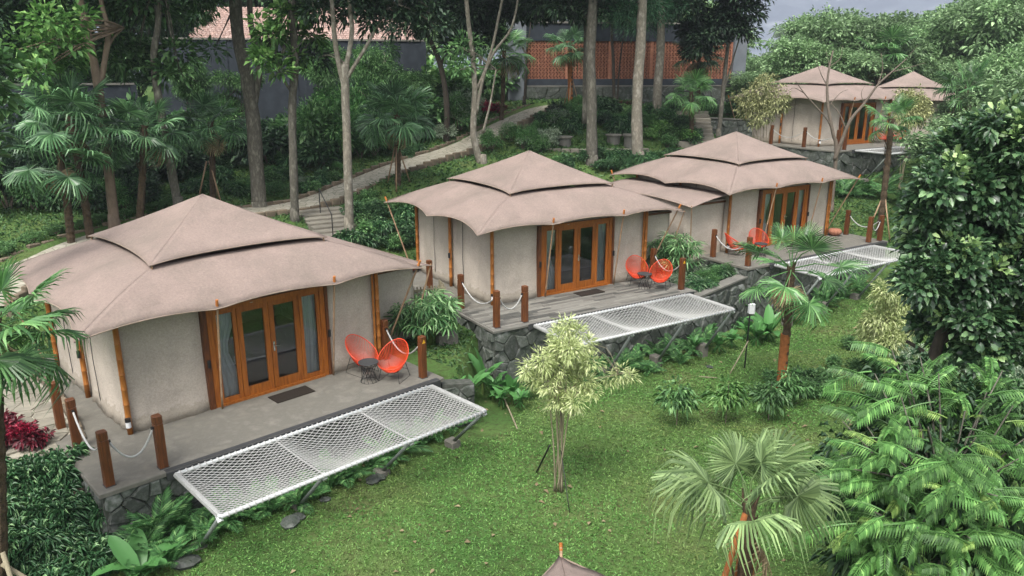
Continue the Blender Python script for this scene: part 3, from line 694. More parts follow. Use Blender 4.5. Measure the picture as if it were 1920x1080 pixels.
# ------------------------------------------------------------------ net hammocks
H0, H1, HY0, HY1 = -2.89, 2.84, DF - .12, DF - 1.985
def sag(x, y):
    k = (x - H0) / (H1 - H0) * 3; u = k - math.floor(k); u = min(max(u, 0), 1)
    v = (y - HY1) / (HY0 - HY1)
    return -(.24 if int(min(k, 2)) == 1 else .15) * (math.sin(math.pi * u) ** .8) * (math.sin(math.pi * min(max(v, 0), 1)) ** .8)
def make_net():
    t = thing('net_hammock', '', 'hammock')
    fr = MB(); r = .036
    fr.tube([(H0, HY0, 0), (H1, HY0, 0)], r, 8); fr.tube([(H0, HY1, 0), (H1, HY1, 0)], r, 8)
    fr.tube([(H0, HY0, 0), (H0, HY1, 0)], r, 8); fr.tube([(H1, HY0, 0), (H1, HY1, 0)], r, 8)
    fr.build('frame', 'white_pipe', t, smooth=True)
    for k in (1, 2):
        x = H0 + (H1 - H0) * k / 3
        MB().tube([(x, HY0 + (HY1 - HY0) * u, -.01 - .02 * math.sin(math.pi * u)) for u in np.linspace(0, 1, 7)], .016, 6).build('cross_bar', 'rope', t, smooth=True)
    # knotted diamond net
    nrow, ncol = 38, 72; dy = (HY0 - HY1 - .09) / nrow; dx = (H1 - H0 - .09) / ncol; net = MB()
    for i in range(nrow + 1):
        pts = []
        for j in range(ncol + 1):
            y = HY1 + .045 + i * dy + (.5 if (i + j) % 2 else -.5) * dy * .86; y = min(max(y, HY1 + .03), HY0 - .03)
            x = H0 + .045 + j * dx + random.uniform(-.004, .004); y += random.uniform(-.004, .004)
            pts.append((x, y, sag(x, y) + .008))
        net.tube(pts, .0078, 4, cap=False)
    net.build('net', 'rope', t)
    # rope lashings round the pipes
    ls = MB()
    def ring(c, ax, r2):
        pts = []
        for k in range(9):
            an = 2 * math.pi * k / 8; a_, b_ = math.cos(an) * r2, math.sin(an) * r2
            pts.append((c[0] + k * .004, c[1] + a_, c[2] + b_) if ax == 0 else (c[0] + a_, c[1] + k * .004, c[2] + b_))
        ls.tube(pts, .0115, 4, cap=False)
    x = H0 + .07
    while x < H1 - .05:
        ring((x, HY0, 0), 0, .045); ring((x + .04, HY1, 0), 0, .045); x += .115
    y = HY1 + .05
    while y < HY0 - .03:
        ring((H0, y, 0), 1, .045); ring((H1, y, 0), 1, .045); y += .042
    stuff(ls.build('lashing', 'rope', t))
    return t
net = make_net()
def struts(t, drop, blocks):
    for k in range(4):
        x = H0 + (H1 - H0) * k / 3; foot = (x, HY0 - .72, -drop)
        s = MB().tube([(x, HY1 + .04, -.03), foot], .038, 8).build('strut', 'steel_grey', t, smooth=True)
        MB().tube([(x, HY1 + .01, -.10), (x, HY1 + .10, -.02)], .05, 8).build('bracket', 'white_pipe', s)
        if blocks: MB().bevbox(x - .13, x + .13, HY0 - .88, HY0 - .58, -drop - .25, -drop + (.32 if blocks > 1 else .08), .02).build('foot_block', 'concrete', t)
NLAB = ['white rope net hammock hung along the deck beside the red-leaved shrub', 'white rope net hammock hung along the plank-floored deck', 'white rope net hammock half hidden by the fan palm', 'white rope net hammock on the terrace behind the bare forked tree']
for i in range(4):
    o = net if i == 0 else dup(net, (0, 0, 0)); p = TW(i, 0, 0); o.location = (p[0], p[1], p[2] - .035); o.rotation_euler = (0, 0, R(TP[i][3])); o['label'] = NLAB[i]; o['group'] = 'net hammocks hung from the decks'
    nets = globals().setdefault('NETS', []); nets.append(o)
for i, o in enumerate(NETS):
    c = TW(i, 0, HY0 - .72); struts(o, float(o.location.z - g1(c[0], c[1])), [1, 2, 2, 1][i])
# ------------------------------------------------------------------ posts, ropes
def make_post():
    t = thing('rope_post', '', 'post'); a = .075
    mb = MB(); mb.bevbox(-a, a, -a, a, 0, .86, .008); mb.box(-a + .012, a - .012, -a + .012, a - .012, .86, .875); mb.bevbox(-a, a, -a, a, .875, 1.02, .012)
    mb.build('shaft', 'post_wood', t)
    MB().bevbox(-a - .012, a + .012, -a - .012, a + .012, 0, .012, .003).build('base_plate', 'edge_dark', t)
    return t
post0 = make_post(); p_used = [False]
def post(i, x, y, label, group, scale=1.0):
    p = TW(i, x, y); rz = R(TP[i][3] + random.uniform(-2, 2))
    if not p_used[0]: p_used[0] = True; o = post0; o.location = p; o.rotation_euler = (0, 0, rz); o['label'] = label; o['group'] = group
    else: o = dup(post0, p, rz, label, group)
    return p
def rope(p, q, label, group, drop=.38, h=.80):
    p, q = np.array(p) + [0, 0, h], np.array(q) + [0, 0, h]; d = (q - p); L = np.linalg.norm(d); d = d / L
    a, b = p + d * .085, q - d * .085
    pts = [a + (b - a) * u - np.array([0, 0, drop * 4 * u * (1 - u)]) for u in np.linspace(0, 1, 15)]
    o = MB().tube(pts, .019, 7).build('hanging_rope', 'rope', smooth=True); tag(o, label, 'rope', group)
    for e, s in ((pts[0], 1), (pts[-1], -1)):
        MB().tube([e - d * .012 * s, e + d * .03 * s], .03, 7).build('end_cap', 'black_metal', o)
PL = ['brown wooden rope post on the deck beside the red-leaved shrub', 'brown wooden rope post on the plank-floored deck', 'brown wooden rope post on the deck behind the fan palm', 'brown wooden rope post on the terrace behind the bare forked tree']
PG = ['rope posts on the deck by the red-leaved shrub', 'rope posts on the plank deck', 'rope posts on the deck behind the fan palm', 'rope posts on the far terrace']
RL = ['white rope sagging between posts beside the red-leaved shrub', 'white rope sagging between posts of the plank-floored deck', 'white rope sagging between posts behind the fan palm', 'white rope sagging between posts behind the bare forked tree']
def row(i, pts, links, drop=.36):
    P = [post(i, x, y, PL[i], PG[i]) for x, y in pts]
    for a, b in links: rope(P[a], P[b], RL[i], PG[i].replace('posts', 'ropes'), drop)
    return P
c, ff, ll = DL + .238, DF + .238, DF + 2.237
P1 = row(0, [(c, ll + .95), (c, ll - .35 + .18), (c, ff), (DL + 1.139, ff), (3.05, -2.62), (2.98, ff + .12)], [(1, 2), (2, 3), (4, 5)], .42)
P2 = row(1, [(c, -.3), (c, ll), (c, ff), (DL + 1.139, ff), (3.12, -2.75), (2.98, ff + .1)], [(1, 2), (2, 3), (4, 5)])
P3 = row(2, [(c, -2.75), (c, ff), (3.75, -2.9), (3.05 + .75, ff), (3.15, ff + .05)], [(0, 1), (2, 3), (3, 4)])
P4 = row(3, [(c, -.2), (c, ll), (c, ff), (DL + .8, ff)], [(0, 1), (1, 2), (2, 3)])
for i, (x, y) in ((0, (2.98, ff + .12)), (1, (2.98, ff + .1))):
    p = TW(i, x, y)
# small yellow warning triangles, parts of the two end posts
for p in (P1[5], P2[5]):
    o = min((k for k in bpy.data.objects if k.name.startswith('rope_post')), key=lambda k: (k.location - Vector(p)).length)
    MB().add([(-.05, -.080, .86), (.045, -.080, .86), (-.003, -.080, .95), (-.05, -.076, .86), (.045, -.076, .86), (-.003, -.076, .95)], [(0,1,2),(5,4,3),(0,3,4,1),(1,4,5,2),(2,5,3,0)]).build('warning_sticker', 'warning_yellow', o)

# ------------------------------------------------------------------ orange cord chairs and wire tables
def make_chair():
    t = thing('cord_chair', '', 'chair'); n = 54; rim = []; hub = []
    for k in range(n):
        a = 2 * math.pi * k / n; u = math.cos(a)         # u=1 top of back, -1 front lip
        wd = .40 * math.sin(a) * (1.0 - .12 * u); s = (u + 1) / 2
        rim.append(np.array([wd, -.40 + .86 * s, .40 + .56 * s ** 1.15])); hub.append(np.array([.16 * math.sin(a), -.02 + .17 * u, .265 + .02 * u]))
    MB().tube(rim, .014, 6, closed=True).build('rim', 'orange_cord', t, smooth=True)
    mb = MB()
    for k in range(n):
        a, b = rim[k], hub[k]; m_ = (a + b) / 2 + np.array([0, .015, -.055]) ; mb.tube([a, a * .5 + m_ * .5 + [0, 0, -.012], m_, b], .0068, 4, cap=False)
    mb.tube(hub, .011, 5, closed=True)
    mb.add([h + [0, 0, .002] for h in hub], [tuple(range(n))])
    stuff(mb.build('cord_seat', 'orange_cord', t))
    for sx in (-1, 1):
        MB().tube([(sx*.24, -.24, .34), (sx*.30, -.30, .0), (sx*.30, .34, .0), (sx*.24, .20, .44)], .009, 5).build('leg', 'black_metal', t)
    MB().tube([(-.27, -.27, .18), (.27, -.27, .18)], .007, 5).build('stretcher', 'black_metal', t); MB().tube([(-.27, .27, .22), (.27, .27, .22)], .007, 5).build('stretcher', 'black_metal', t)
    MB().tube([h + np.array([0, 0, -.012]) for h in hub], .012, 5, closed=True).build('seat_ring', 'black_metal', t)
    return t
ch0 = make_chair(); ch0.scale = (.88,) * 3; ch_used = [False]
def chair(i, x, y, rz, label, group='orange cord chairs on the decks'):
    p = TW(i, x, y); a = R(TP[i][3] + rz)
    if not ch_used[0]: ch_used[0] = True; ch0.location = p; ch0.rotation_euler = (0, 0, a); ch0['label'] = label; ch0['group'] = group; return
    dup(ch0, p, a, label, group)
def make_table():
    t = thing('wire_table', '', 'table')
    MB().lathe([(.23, .46), (.235, .47), (.23, .48)], 20).build('table_top', 'edge_dark', t)
    for k in range(12):
        a, b = 2 * math.pi * k / 12, 2 * math.pi * (k + 2.2) / 12
        MB().tube([(.22*math.cos(a), .22*math.sin(a), .46), (.12*math.cos((a+b)/2), .12*math.sin((a+b)/2), .24), (.2*math.cos(b), .2*math.sin(b), 0)], .006, 4).build('leg', 'black_metal', t)
    MB().tube([(.2*math.cos(2*math.pi*k/24), .2*math.sin(2*math.pi*k/24), .008) for k in range(24)], .006, 4, closed=True).build('foot_ring', 'black_metal', t)
    return t
tb = make_table()
chair(0, 2.15, -2.98, 8, 'orange cord chair upright against the canvas wall behind the black wire table')
chair(0, 2.45, -3.82, -62, 'orange cord chair turned sideways in front of the rope with yellow-stickered post')
p = TW(0, 1.95, -3.55); tb.location = p; tag(tb, 'small round black wire table between the two orange chairs by the wide hammock', 'table', 'wire tables')
chair(1, 2.25, -2.95, -28, 'orange cord chair nearer the canvas wall on the plank deck')
chair(1, 2.55, -3.75, -58, 'orange cord chair beside the end post on the plank deck')
dup(tb, TW(1, 2.1, -3.5), .4, 'small black wire table between orange chairs on the plank deck')
chair(2, -3.05, -3.02, 55, 'orange cord chair leaning back by the canvas wall behind the fan palm')
chair(2, -1.95, -3.15, -30, 'orange cord chair half hidden beside the canvas wall behind the fan palm leaves')
dup(tb, TW(2, -2.35, -3.6), .4, 'small wire table among the orange chairs behind the fan palm')
chair(3, 1.75, -3.0, 15, 'orange cord chair on the far terrace close to the timber door')
chair(3, 2.75, -3.3, -25, 'orange cord chair on the far terrace at the hammock end')
# door mats
for i, lb in enumerate(['dark rectangular door mat on the pebble-concrete deck', 'dark rectangular door mat on the plank deck', 'dark door mat on the deck behind the fan palm']):
    p = TW(i, .28, -3.02, .006); o = MB().bevbox(-.46, .46, -.22, .22, 0, .018, .006).build('door_mat', 'mat_fibre', loc=p, rz=R(TP[i][3] + 1)); tag(o, lb, 'mat', 'door mats')

# potted plant foot of the left eave pole of the plank-deck tent
p = TW(1, -WX - .45, WY - .1); o = thing('flower_pot', 'round red clay bowl pot at the foot of the leaning eave pole', 'pot', (p[0], p[1], p[2] + .0))
MB().lathe([(.16, 0), (.27, .12), (.32, .2), (.34, .2), (.3, .17), (.02, .15)], 18).build('bowl', 'pot_red', o, smooth=True)
p = TW(2, 3.2, -2.75); o = thing('flower_pot', 'orange round bowl on the deck end behind the fan palm', 'pot', p)
MB().lathe([(.14, 0), (.26, .10), (.28, .2), (.2, .28), (.02, .29)], 18).build('bowl', 'terracotta', o, smooth=True)

# slatted screen round a machine on a concrete block between two tents
sp = at(806, 612, 20.3); s0 = thing('slatted_screen', 'pale slatted screen fence behind the strap-leaved clump between two decks', 'screen', (sp[0], sp[1], g1(sp[0], sp[1])), R(20))
for k in range(9):
    MB().bevbox(-.45 + k * .1, -.405 + k * .1, -.012, .012, .08, 1.25, .004).build('slat', 'stem_pale', s0)
for k in range(6):
    MB().bevbox(.438, .462, .06 + k * .1, .105 + k * .1, .08, 1.25, .004).build('slat', 'stem_pale', s0)
MB().bevbox(-.48, .48, -.04, -.014, 1.12, 1.19, .004).build('rail', 'stem_pale', s0); MB().bevbox(-.48, .48, -.04, -.014, .16, .23, .004).build('rail', 'stem_pale', s0)
p = onz(838, 640, -.40); o = MB().bevbox(-.27, .27, -.17, .17, 0, .3, .02).build('concrete_block', 'concrete', loc=(p[0], p[1], g1(p[0], p[1]) - .02), rz=R(25)); tag(o, 'grey concrete block on the grass beside the strap-leaved clump', 'block')

# garden floodlight on a black pole, with loose sticks
p = gnd(1396, 690); o = thing('garden_light', 'white box light on a slim black pole beside the fan palm', 'light', p)
MB().tube([(0, 0, 0), (.02, 0, 1.75)], .022, 8).build('pole', 'black_metal', o); MB().bevbox(-.02, .15, -.05, .04, 1.68, 1.98, .02).build('lamp_box', 'white_plastic', o)
MB().bevbox(-.05, -.035, -.02, .02, 1.7, 1.96, .004).build('bracket', 'white_plastic', o)
def stick(a, b, r, name, label, cat, mat):
    d = np.array(b) - np.array(a); pts = [np.array(a) + d * u for u in np.linspace(0, 1, 5)]
    o = MB().tube(pts, [r, r * .95, r, r * .9, r * .85], 7).build(name, mat, smooth=True); return tag(o, label, cat)
q = gnd(1368, 703); stick(q, p + np.array([.03, -.03, .85]), .018, 'bamboo_stick', 'pale bamboo stick leaning on the black light pole', 'stick', 'stem_pale')
q = gnd(970, 806); stick(q, gnd(938, 757) + [0, .1, .35], .02, 'bamboo_stick', 'pale bamboo stick leaning into the banana plants', 'stick', 'stem_pale')
a = gnd(1310, 708); stick(a + [0, 0, .03], gnd(1344, 712) + [0, 0, .04], .016, 'bamboo_stick', 'pale stick lying on the lawn near the saplings', 'stick', 'stem_pale')

# ------------------------------------------------------------------ boundary walls and house behind
def wall_slab(pA, pB, ztop, zbot, th, mat, name, label, cop='concrete_slab'):
    p, q = np.array(pA[:2]), np.array(pB[:2]); L = np.linalg.norm(q - p); a = math.atan2(*(q - p)[::-1])
    t = thing(name, label, 'wall', (p[0], p[1], 0), a); npan = max(1, round(L / 3.2)); w = L / npan
    for k in range(npan):
        MB().box(k * w + .006, (k + 1) * w - .006, -th / 2, th / 2, zbot, ztop).build('wall_panel', mat, t)
    MB().box(-.05, L + .05, -th / 2 - .06, th / 2 + .06, ztop + .003, ztop + .09).build('coping', cop, t)
    for k in range(npan + 1): MB().box(k * w - .13, k * w + .13, -th / 2 - .05, th / 2 + .05, zbot, ztop - .004).build('pilaster', mat, t)
    return t
A, B = at(285, 76, 40), at(793, 76, 43); wall_slab(A, B, A[2] * .5 + B[2] * .5, 1.5, .22, 'wall_bluegrey', 'boundary_wall', 'tall dark blue-grey boundary wall below the tiled house roof')
A, B = at(-80, 155, 33), at(250, 165, 36.5); wall_slab(A, B, (A[2] + B[2]) / 2, .5, .22, 'wall_bluegrey', 'boundary_wall', 'lower dark blue-grey boundary wall behind the fan palm clump')
# brick-screen wall
A, B = at(985, 45, 46), at(1378, 45, 48); Lw = np.linalg.norm((B - A)[:2]); zt = (A[2] + B[2]) / 2; ang = math.atan2(B[1] - A[1], B[0] - A[0])
zb1 = at(985, 148, 46)[2]; zb0 = at(985, 76, 46)[2]; zs1 = at(985, 166, 46)[2]
bw = thing('screen_wall', 'blue-grey wall with an inset orange terracotta breeze-block screen and stone base', 'wall', (A[0], A[1], 0), ang)
MB().box(0, Lw, 0, .3, zb0, zt).build('top_band', 'wall_bluegrey', bw); MB().box(0, Lw, 0, .3, zs1, zb1).build('lower_band', 'wall_bluegrey', bw)
MB().box(-.04, Lw + .04, -.08, .4, zt + .003, zt + .1).build('coping', 'concrete_slab', bw)
MB().box(-1.05, -.004, -.35, .3, 3.0, zt + .05).build('end_pier', 'wall_greylight', bw); MB().box(Lw + .004, Lw + .8, -.2, .3, 3.0, zt).build('end_pier', 'wall_greylight', bw)
MB().box(.05, Lw - .05, .2, .26, zb1, zb0).build('backing', 'terracotta_dark', bw)  # dark sheet behind the block openings, standing in for their shade
npil = 5; gap = Lw / npil
for k in range(npil + 1): MB().box(max(0.005, k * gap - .1), min(Lw - .005, k * gap + .1), .02, .19, zb1 + .003, zb0 - .003).build('pilaster', 'terracotta', bw)
bb = MB(); rows = int((zb0 - zb1) / .2); hh = (zb0 - zb1) / rows; cols = int(Lw / .2); wwd = Lw / cols
for r_ in range(rows + 1): bb.box(.01, Lw - .01, .05, .17, zb1 + r_ * hh - .022 if r_ else zb1 + .002, zb1 + r_ * hh + .022 if r_ < rows else zb0 - .002)
for r_ in range(rows):
    for c_ in range(cols):
        x, z = c_ * wwd, zb1 + r_ * hh
        bb.box(x - .02, x + .02, .055, .165, z + .023, z + hh - .023)
        a_, b_ = (x + .02, x + wwd - .02)
        bb.add([(a_, .06, z + .03), (a_ + .035, .06, z + .023), (b_, .06, z + hh - .03), (b_ - .035, .06, z + hh - .023), (a_, .16, z + .03), (a_ + .035, .16, z + .023), (b_, .16, z + hh - .03), (b_ - .035, .16, z + hh - .023)], [(0,1,2,3),(7,6,5,4),(0,4,5,1),(2,6,7,3)])
stuff(bb.build('breeze_blocks', 'terracotta', bw))
MB().box(-.1, Lw + .3, -.25, -.003, 2.0, zs1 + .1).build('stone_base', 'mortar', bw)
stone_face(bw, (-.1, -.25), (Lw + .3, -.25), 3.2, zs1 + .08, .7, 77)
MB().box(-.1, Lw + .3, -.28, -.004, zs1 + .103, zs1 + .17).build('base_coping', 'concrete_slab', bw)
# tiled house
hp = at(560, 95, 52); hw = thing('tiled_house', 'house with pink-grey clay tiled roof behind the boundary wall', 'house', (hp[0], hp[1], 0), R(3))
HW, zr = 7.5, hp[2]
MB().box(-HW + .5, HW - .5, .9, 7.5, 2.5, zr + .35).build('wall', 'wall_greylight', hw)
MB().add([(-HW, 0, zr), (HW, 0, zr), (HW, 5, zr + 3.0), (-HW, 5, zr + 3.0), (-HW, 10, zr), (HW, 10, zr), (-HW, 0, zr - .08), (HW, 0, zr - .08)], [(0,1,2,3),(3,2,5,4),(6,7,1,0),(0,3,4),(1,5,2)]).build('roof', 'terracotta_dark', hw)
tl = MB(); rw = 22; cl = 58
sl = math.atan2(3.0, 5); ln = math.hypot(5, 3) / rw
for r_ in range(rw):
    for c_ in range(cl):
        x = -HW + (c_ + .5 * (r_ % 2) * .6) * 2 * HW / cl; w_ = 2 * HW / cl; y0, z0 = (r_ * ln) * math.cos(sl), zr + (r_ * ln) * math.sin(sl); y1, z1 = y0 + ln * 1.1 * math.cos(sl), z0 + ln * 1.1 * math.sin(sl)
        j = random.uniform(-.008, .012)
        tl.add([(x + .01, y0, z0 + .05 + j), (x + w_ * .5, y0, z0 + .105 + j), (x + w_ - .01, y0, z0 + .05 + j), (x + .01, y1, z1 + .012), (x + w_ * .5, y1, z1 + .062), (x + w_ - .01, y1, z1 + .012), (x + .01, y0, z0), (x + w_ - .01, y0, z0)], [(0,1,4,3),(1,2,5,4),(6,7,2,1,0)])
stuff(tl.build('roof_tiles', 'roof_tile', hw))
for k in range(5):
    w0 = MB().box(-5 + k * 2.4, -4 + k * 2.4, .86, .897, zr - 1.4, zr - .2).build('window', 'teak', hw); MB().box(-4.92 + k * 2.4, -4.08 + k * 2.4, .845, .858, zr - 1.32, zr - .28).build('pane', 'glass', w0)

# ------------------------------------------------------------------ steps, stone stools
def stairs(pb, pt, n, w, label):
    pb, pt = np.array(pb), np.array(pt); d = (pt - pb); L = np.hypot(d[0], d[1]); a = math.atan2(d[1], d[0]); t = thing('garden_steps', label, 'steps', (pb[0], pb[1], pb[2]), a); rise = d[2] / n; tr = L / n
    for k in range(n): MB().bevbox(k * tr, (k + 1) * tr + .1, -w / 2 + random.uniform(-.04, .04), w / 2 + random.uniform(-.04, .04), k * rise - .5, (k + 1) * rise, .02).build('step', 'step_stone', t)
b_, t_ = at(644, 446, 26.9) + [0, 0, .05], at(597, 396, 29.5) + [0, 0, .12]; stairs(b_, t_, 7, 1.7, 'garden steps climbing from the tents to the curved path')
hr = MB().tube([(0, 0, 0), (0, 0, .85), (1.4, 0, 1.6), (1.4, 0, .7)], .02, 6).build('handrail', 'black_metal', loc=(b_[0] - .3, b_[1] - .3, b_[2]), rz=math.atan2(*(t_ - b_)[1::-1])); tag(hr, 'thin dark handrail beside the garden steps', 'handrail')
stairs(at(1300, 272, 39.8), at(1290, 208, 43.8), 9, 2.2, 'stone steps climbing beside the small fan palm to the screen wall')
for px, py, Y, lb in [(1058, 272, 39, 'round stone stool at the end of the seat circle'), (1150, 268, 39.8, 'round stone stool with a wide cap in the seat circle'), (1182, 268, 39.5, 'stone stool beside the pale straight trunk')]:
    p = at(px, py, Y); t = thing('stone_stool', lb, 'stool', (p[0], p[1], p[2] - .05), 0, 'stone stools'); MB().lathe([(.34, -.5), (.34, .38), (.36, .4)], 14).build('body', 'concrete_slab', t); MB().lathe([(.42, .4), (.43, .46), (.40, .5)], 14).build('cap', 'concrete', t)
p = at(1120, 292, 37.6); o = thing('low_wall', 'low curved stone seat wall in front of the stools', 'wall', (p[0], p[1], p[2]))
for k in range(12):
    MB().bevbox(-2.6 + k * .43, -2.19 + k * .43, -.18 + .012 * (k - 6) ** 2, .18 + .012 * (k - 6) ** 2, -.5, .32 + random.uniform(-.01, .01), .02).build('block', 'step_stone', o)
A, B = at(1325, 222, 43.2), at(1392, 226, 43.4); rw_ = ret_wall([(A[0], A[1]), (B[0] + .6, B[1])], [A[2], B[2]], 1.8, 'rubble stone wall beside the far tent with a plain top', 91)
# ------------------------------------------------------------------ foliage tools
def unit(a): return a / (np.linalg.norm(a, axis=1)[:, None] + 1e-9)
def leaf_arrays(P, D, L, Wd, droop=.15, fold=.25, rg=rng):
    """folded leaf per base point: 4 vertices, 2 triangles"""
    n = len(P); D = unit(D); u = np.tile([0, 0, 1.], (n, 1)) + rg.normal(0, .35, (n, 3)); s = unit(np.cross(D, u)); nn = np.cross(s, D)
    L = np.broadcast_to(np.asarray(L, float), (n,))[:, None]; Wd = np.broadcast_to(np.asarray(Wd, float), (n,))[:, None]
    mid = P + D * L * .48
    tip = P + D * L; tip[:, 2] -= droop * L[:, 0]
    V = np.stack([P, mid + s * Wd + nn * Wd * fold, tip, mid - s * Wd + nn * Wd * fold], 1).reshape(-1, 3)
    b = np.arange(n)[:, None] * 4
    return V, np.concatenate([b + [0, 1, 2], b + [0, 2, 3]], 1).reshape(-1, 3)
def rand_dirs(n, rg=rng): return unit(rg.normal(0, 1, (n, 3)))
def crown_points(blobs, clumps, per, spread, rg=rng, shell=.5, flat=.35):
    """clumps of leaves near the outside of each ellipsoid: leaf bases and directions"""
    Ps, Ds = [], []
    vol = np.array([b[1][0] * b[1][1] for b in blobs]); share = vol / vol.sum()
    for (c, r), sh in zip(blobs, share):
        k = max(3, int(clumps * sh)); d = rand_dirs(k, rg); d[:, 2] = np.where(d[:, 2] < -flat, -d[:, 2], d[:, 2])
        rad = rg.uniform(shell, 1.0, k) ** .6; cc = np.array(c) + d * rad[:, None] * np.array(r)
        bump = 1 + .18 * np.sin(d[:, 0] * 5 + c[0]) * np.cos(d[:, 1] * 4 + c[1]); cc = np.array(c) + (cc - np.array(c)) * bump[:, None]
        q = np.repeat(cc, per, 0); dd = rand_dirs(len(q), rg); off = dd * (spread * rg.uniform(.15, 1, (len(q), 1)))
        Ps.append(q + off); Ds.append(dd * .8 + np.repeat(d, per, 0) * .7 + [0, 0, -.15])
    return np.concatenate(Ps), np.concatenate(Ds)
def crown_mesh(name, blobs, clumps, per, spread, L, Wd, droop=.25, fold=.25, shell=.5, seed=1, flat=.35):
    rg = np.random.default_rng(seed); P, D = crown_points(blobs, clumps, per, spread, rg, shell, flat)
    n = len(P); V, F = leaf_arrays(P, D, L * rg.uniform(.6, 1.25, n), Wd * rg.uniform(.7, 1.2, n), droop, fold, rg); return np_mesh(name, V, F)
def limb(mb, pts, r0, r1, seg=8, wob=.0):
    pts = [np.array(p, float) for p in pts]; n = len(pts); P2 = []; R2 = []
    for i in range(n - 1):
        for k in range(4):
            u = k / 4; a = pts[max(i-1, 0)]; b = pts[i]; c = pts[i+1]; d = pts[min(i+2, n-1)]
            p = .5 * ((2*b) + (-a + c)*u + (2*a - 5*b + 4*c - d)*u*u + (-a + 3*b - 3*c + d)*u**3)
            f = (i + u) / (n - 1); P2.append(p + np.array([random.uniform(-wob, wob), random.uniform(-wob, wob), 0])); R2.append((r0 + (r1 - r0) * f) * random.uniform(.94, 1.06))
    P2.append(pts[-1]); R2.append(r1); mb.tube(P2, R2, seg)
TGROUP = 'tall garden trees behind the tents'
def tree(name, label, base, stems, bark, blobs, leaf, clumps, per, spread, L, Wd, seed, group=None, droop=.25, shell=.5, cat='tree', twig_to_blobs=True, flat=.35, twr=.035):
    base = np.array(base, float); t = thing(name, label, cat, base, 0, group); mb = MB()
    for pts, r0, r1 in stems:
        pp = [np.array(p) - base for p in pts]
        if r0 > .06 and np.linalg.norm(pp[0]) < .6: pp[0] = pp[0] - [0, 0, .25]; mb.tube([pp[0], pp[0] + [0, 0, .35], pp[0] + [0, 0, .7]], [r0 * 1.45, r0 * 1.18, r0 * 1.0], 10)
        limb(mb, pp, r0, r1, 9, r0 * .05)
    ends = [np.array(s[0][-1]) - base for s in stems]; rr = random.Random(seed)
    bl = [(np.array(c) - base, r) for c, r in blobs]
    if twig_to_blobs and ends:
        for c, r in bl:
            e = min(ends, key=lambda q: np.linalg.norm(q - c)); k = 2
            for _ in range(k):
                tgt = np.array(c) + np.array([rr.uniform(-.5, .5) * r[0], rr.uniform(-.5, .5) * r[1], rr.uniform(-.3, .4) * r[2]]); m_ = (e + tgt) / 2 + [rr.uniform(-.2, .2), rr.uniform(-.2, .2), rr.uniform(0, .3)]
                limb(mb, [e, m_, tgt], twr, twr * .35, 5)
    mb.build('trunk', bark, t, smooth=True)
    if bl: obj('crown', crown_mesh(name + '_crown', bl, clumps, per, spread, L, Wd, droop, .25, shell, seed, flat), leaf, t)
    return t
def B(px, py, Y, r, rz=None):
    return (at(px, py, Y), (r, r, rz or r * .75))

# fan palm leaf
def fan_mesh(name, seed, n=34, pet=.75, rad=.72, droop=.35, arc=290, split=.44, width=.92):
    rr = random.Random(seed); mb = MB()
    pp = [(0, 0, 0), (pet * .5, 0, pet * .10), (pet, 0, 0)]; mb.tube(pp, [.016, .012, .009], 5)
    o = np.array(pp[-1]); vs = []; fs = []
    for i in range(n):
        a = R(-arc / 2 + arc * (i + .5) / n); da = R(arc / n) * .5 * width; lr = rad * (1 - .22 * abs(a / R(arc / 2)) ** 2) * rr.uniform(.92, 1.06)
        cup = .16 * math.cos(a) + .05
        def pt(ang, r, lift): return o + np.array([math.cos(ang) * r * .98, math.sin(ang) * r, lift * r + cup * r * (1 - r / rad * .55)])
        m0 = lr * split; mr = pt(a, m0, .045); dr = droop * rr.uniform(.4, 1.5)
        t1 = pt(a, lr * .82, -dr * .35); tip = pt(a, lr * (1 - .2 * dr), 0) + np.array([0, 0, -lr * dr * .95]); k = len(vs)
        w1 = da * .5
        vs += [o, pt(a - da, m0, -.015), mr, pt(a + da, m0, -.015), pt(a - w1, lr * .82, -dr * .4), t1, pt(a + w1, lr * .82, -dr * .4), tip]
        fs += [(k, k+1, k+2), (k, k+2, k+3), (k+1, k+4, k+5, k+2), (k+2, k+5, k+6, k+3), (k+4, k+7, k+5), (k+5, k+7, k+6)]
    mb.add(vs, fs); return mb.mesh(name)
FAN = {m_: [fan_mesh('fan_leaf', s, droop=d) for s, d in ((1, .15), (2, .3), (3, .5), (4, .8))] for m_ in ('leaf_fan', 'leaf_fan_dark', 'leaf_fan_pale', 'leaf_dead')}
for m_, L_ in FAN.items():
    for q in L_: q.materials.append(MATS[m_])
FAN['leaf_fan_pale'] = [fan_mesh('fan_leaf', s, n=46, droop=d, split=.5, width=.95) for s, d in ((11, .35), (12, .55), (13, .8), (14, 1.1))]
for q in FAN['leaf_fan_pale']: q.materials.append(MATS['leaf_fan_pale'])
FAN['long'] = [fan_mesh('fan_leaf', s, n=34, pet=.95, rad=.66, droop=d, split=.4, arc=270) for s, d in ((21, .1), (22, .2), (23, .4), (24, .6))]
for q in FAN['long']: q.materials.append(MATS['leaf_fan'])
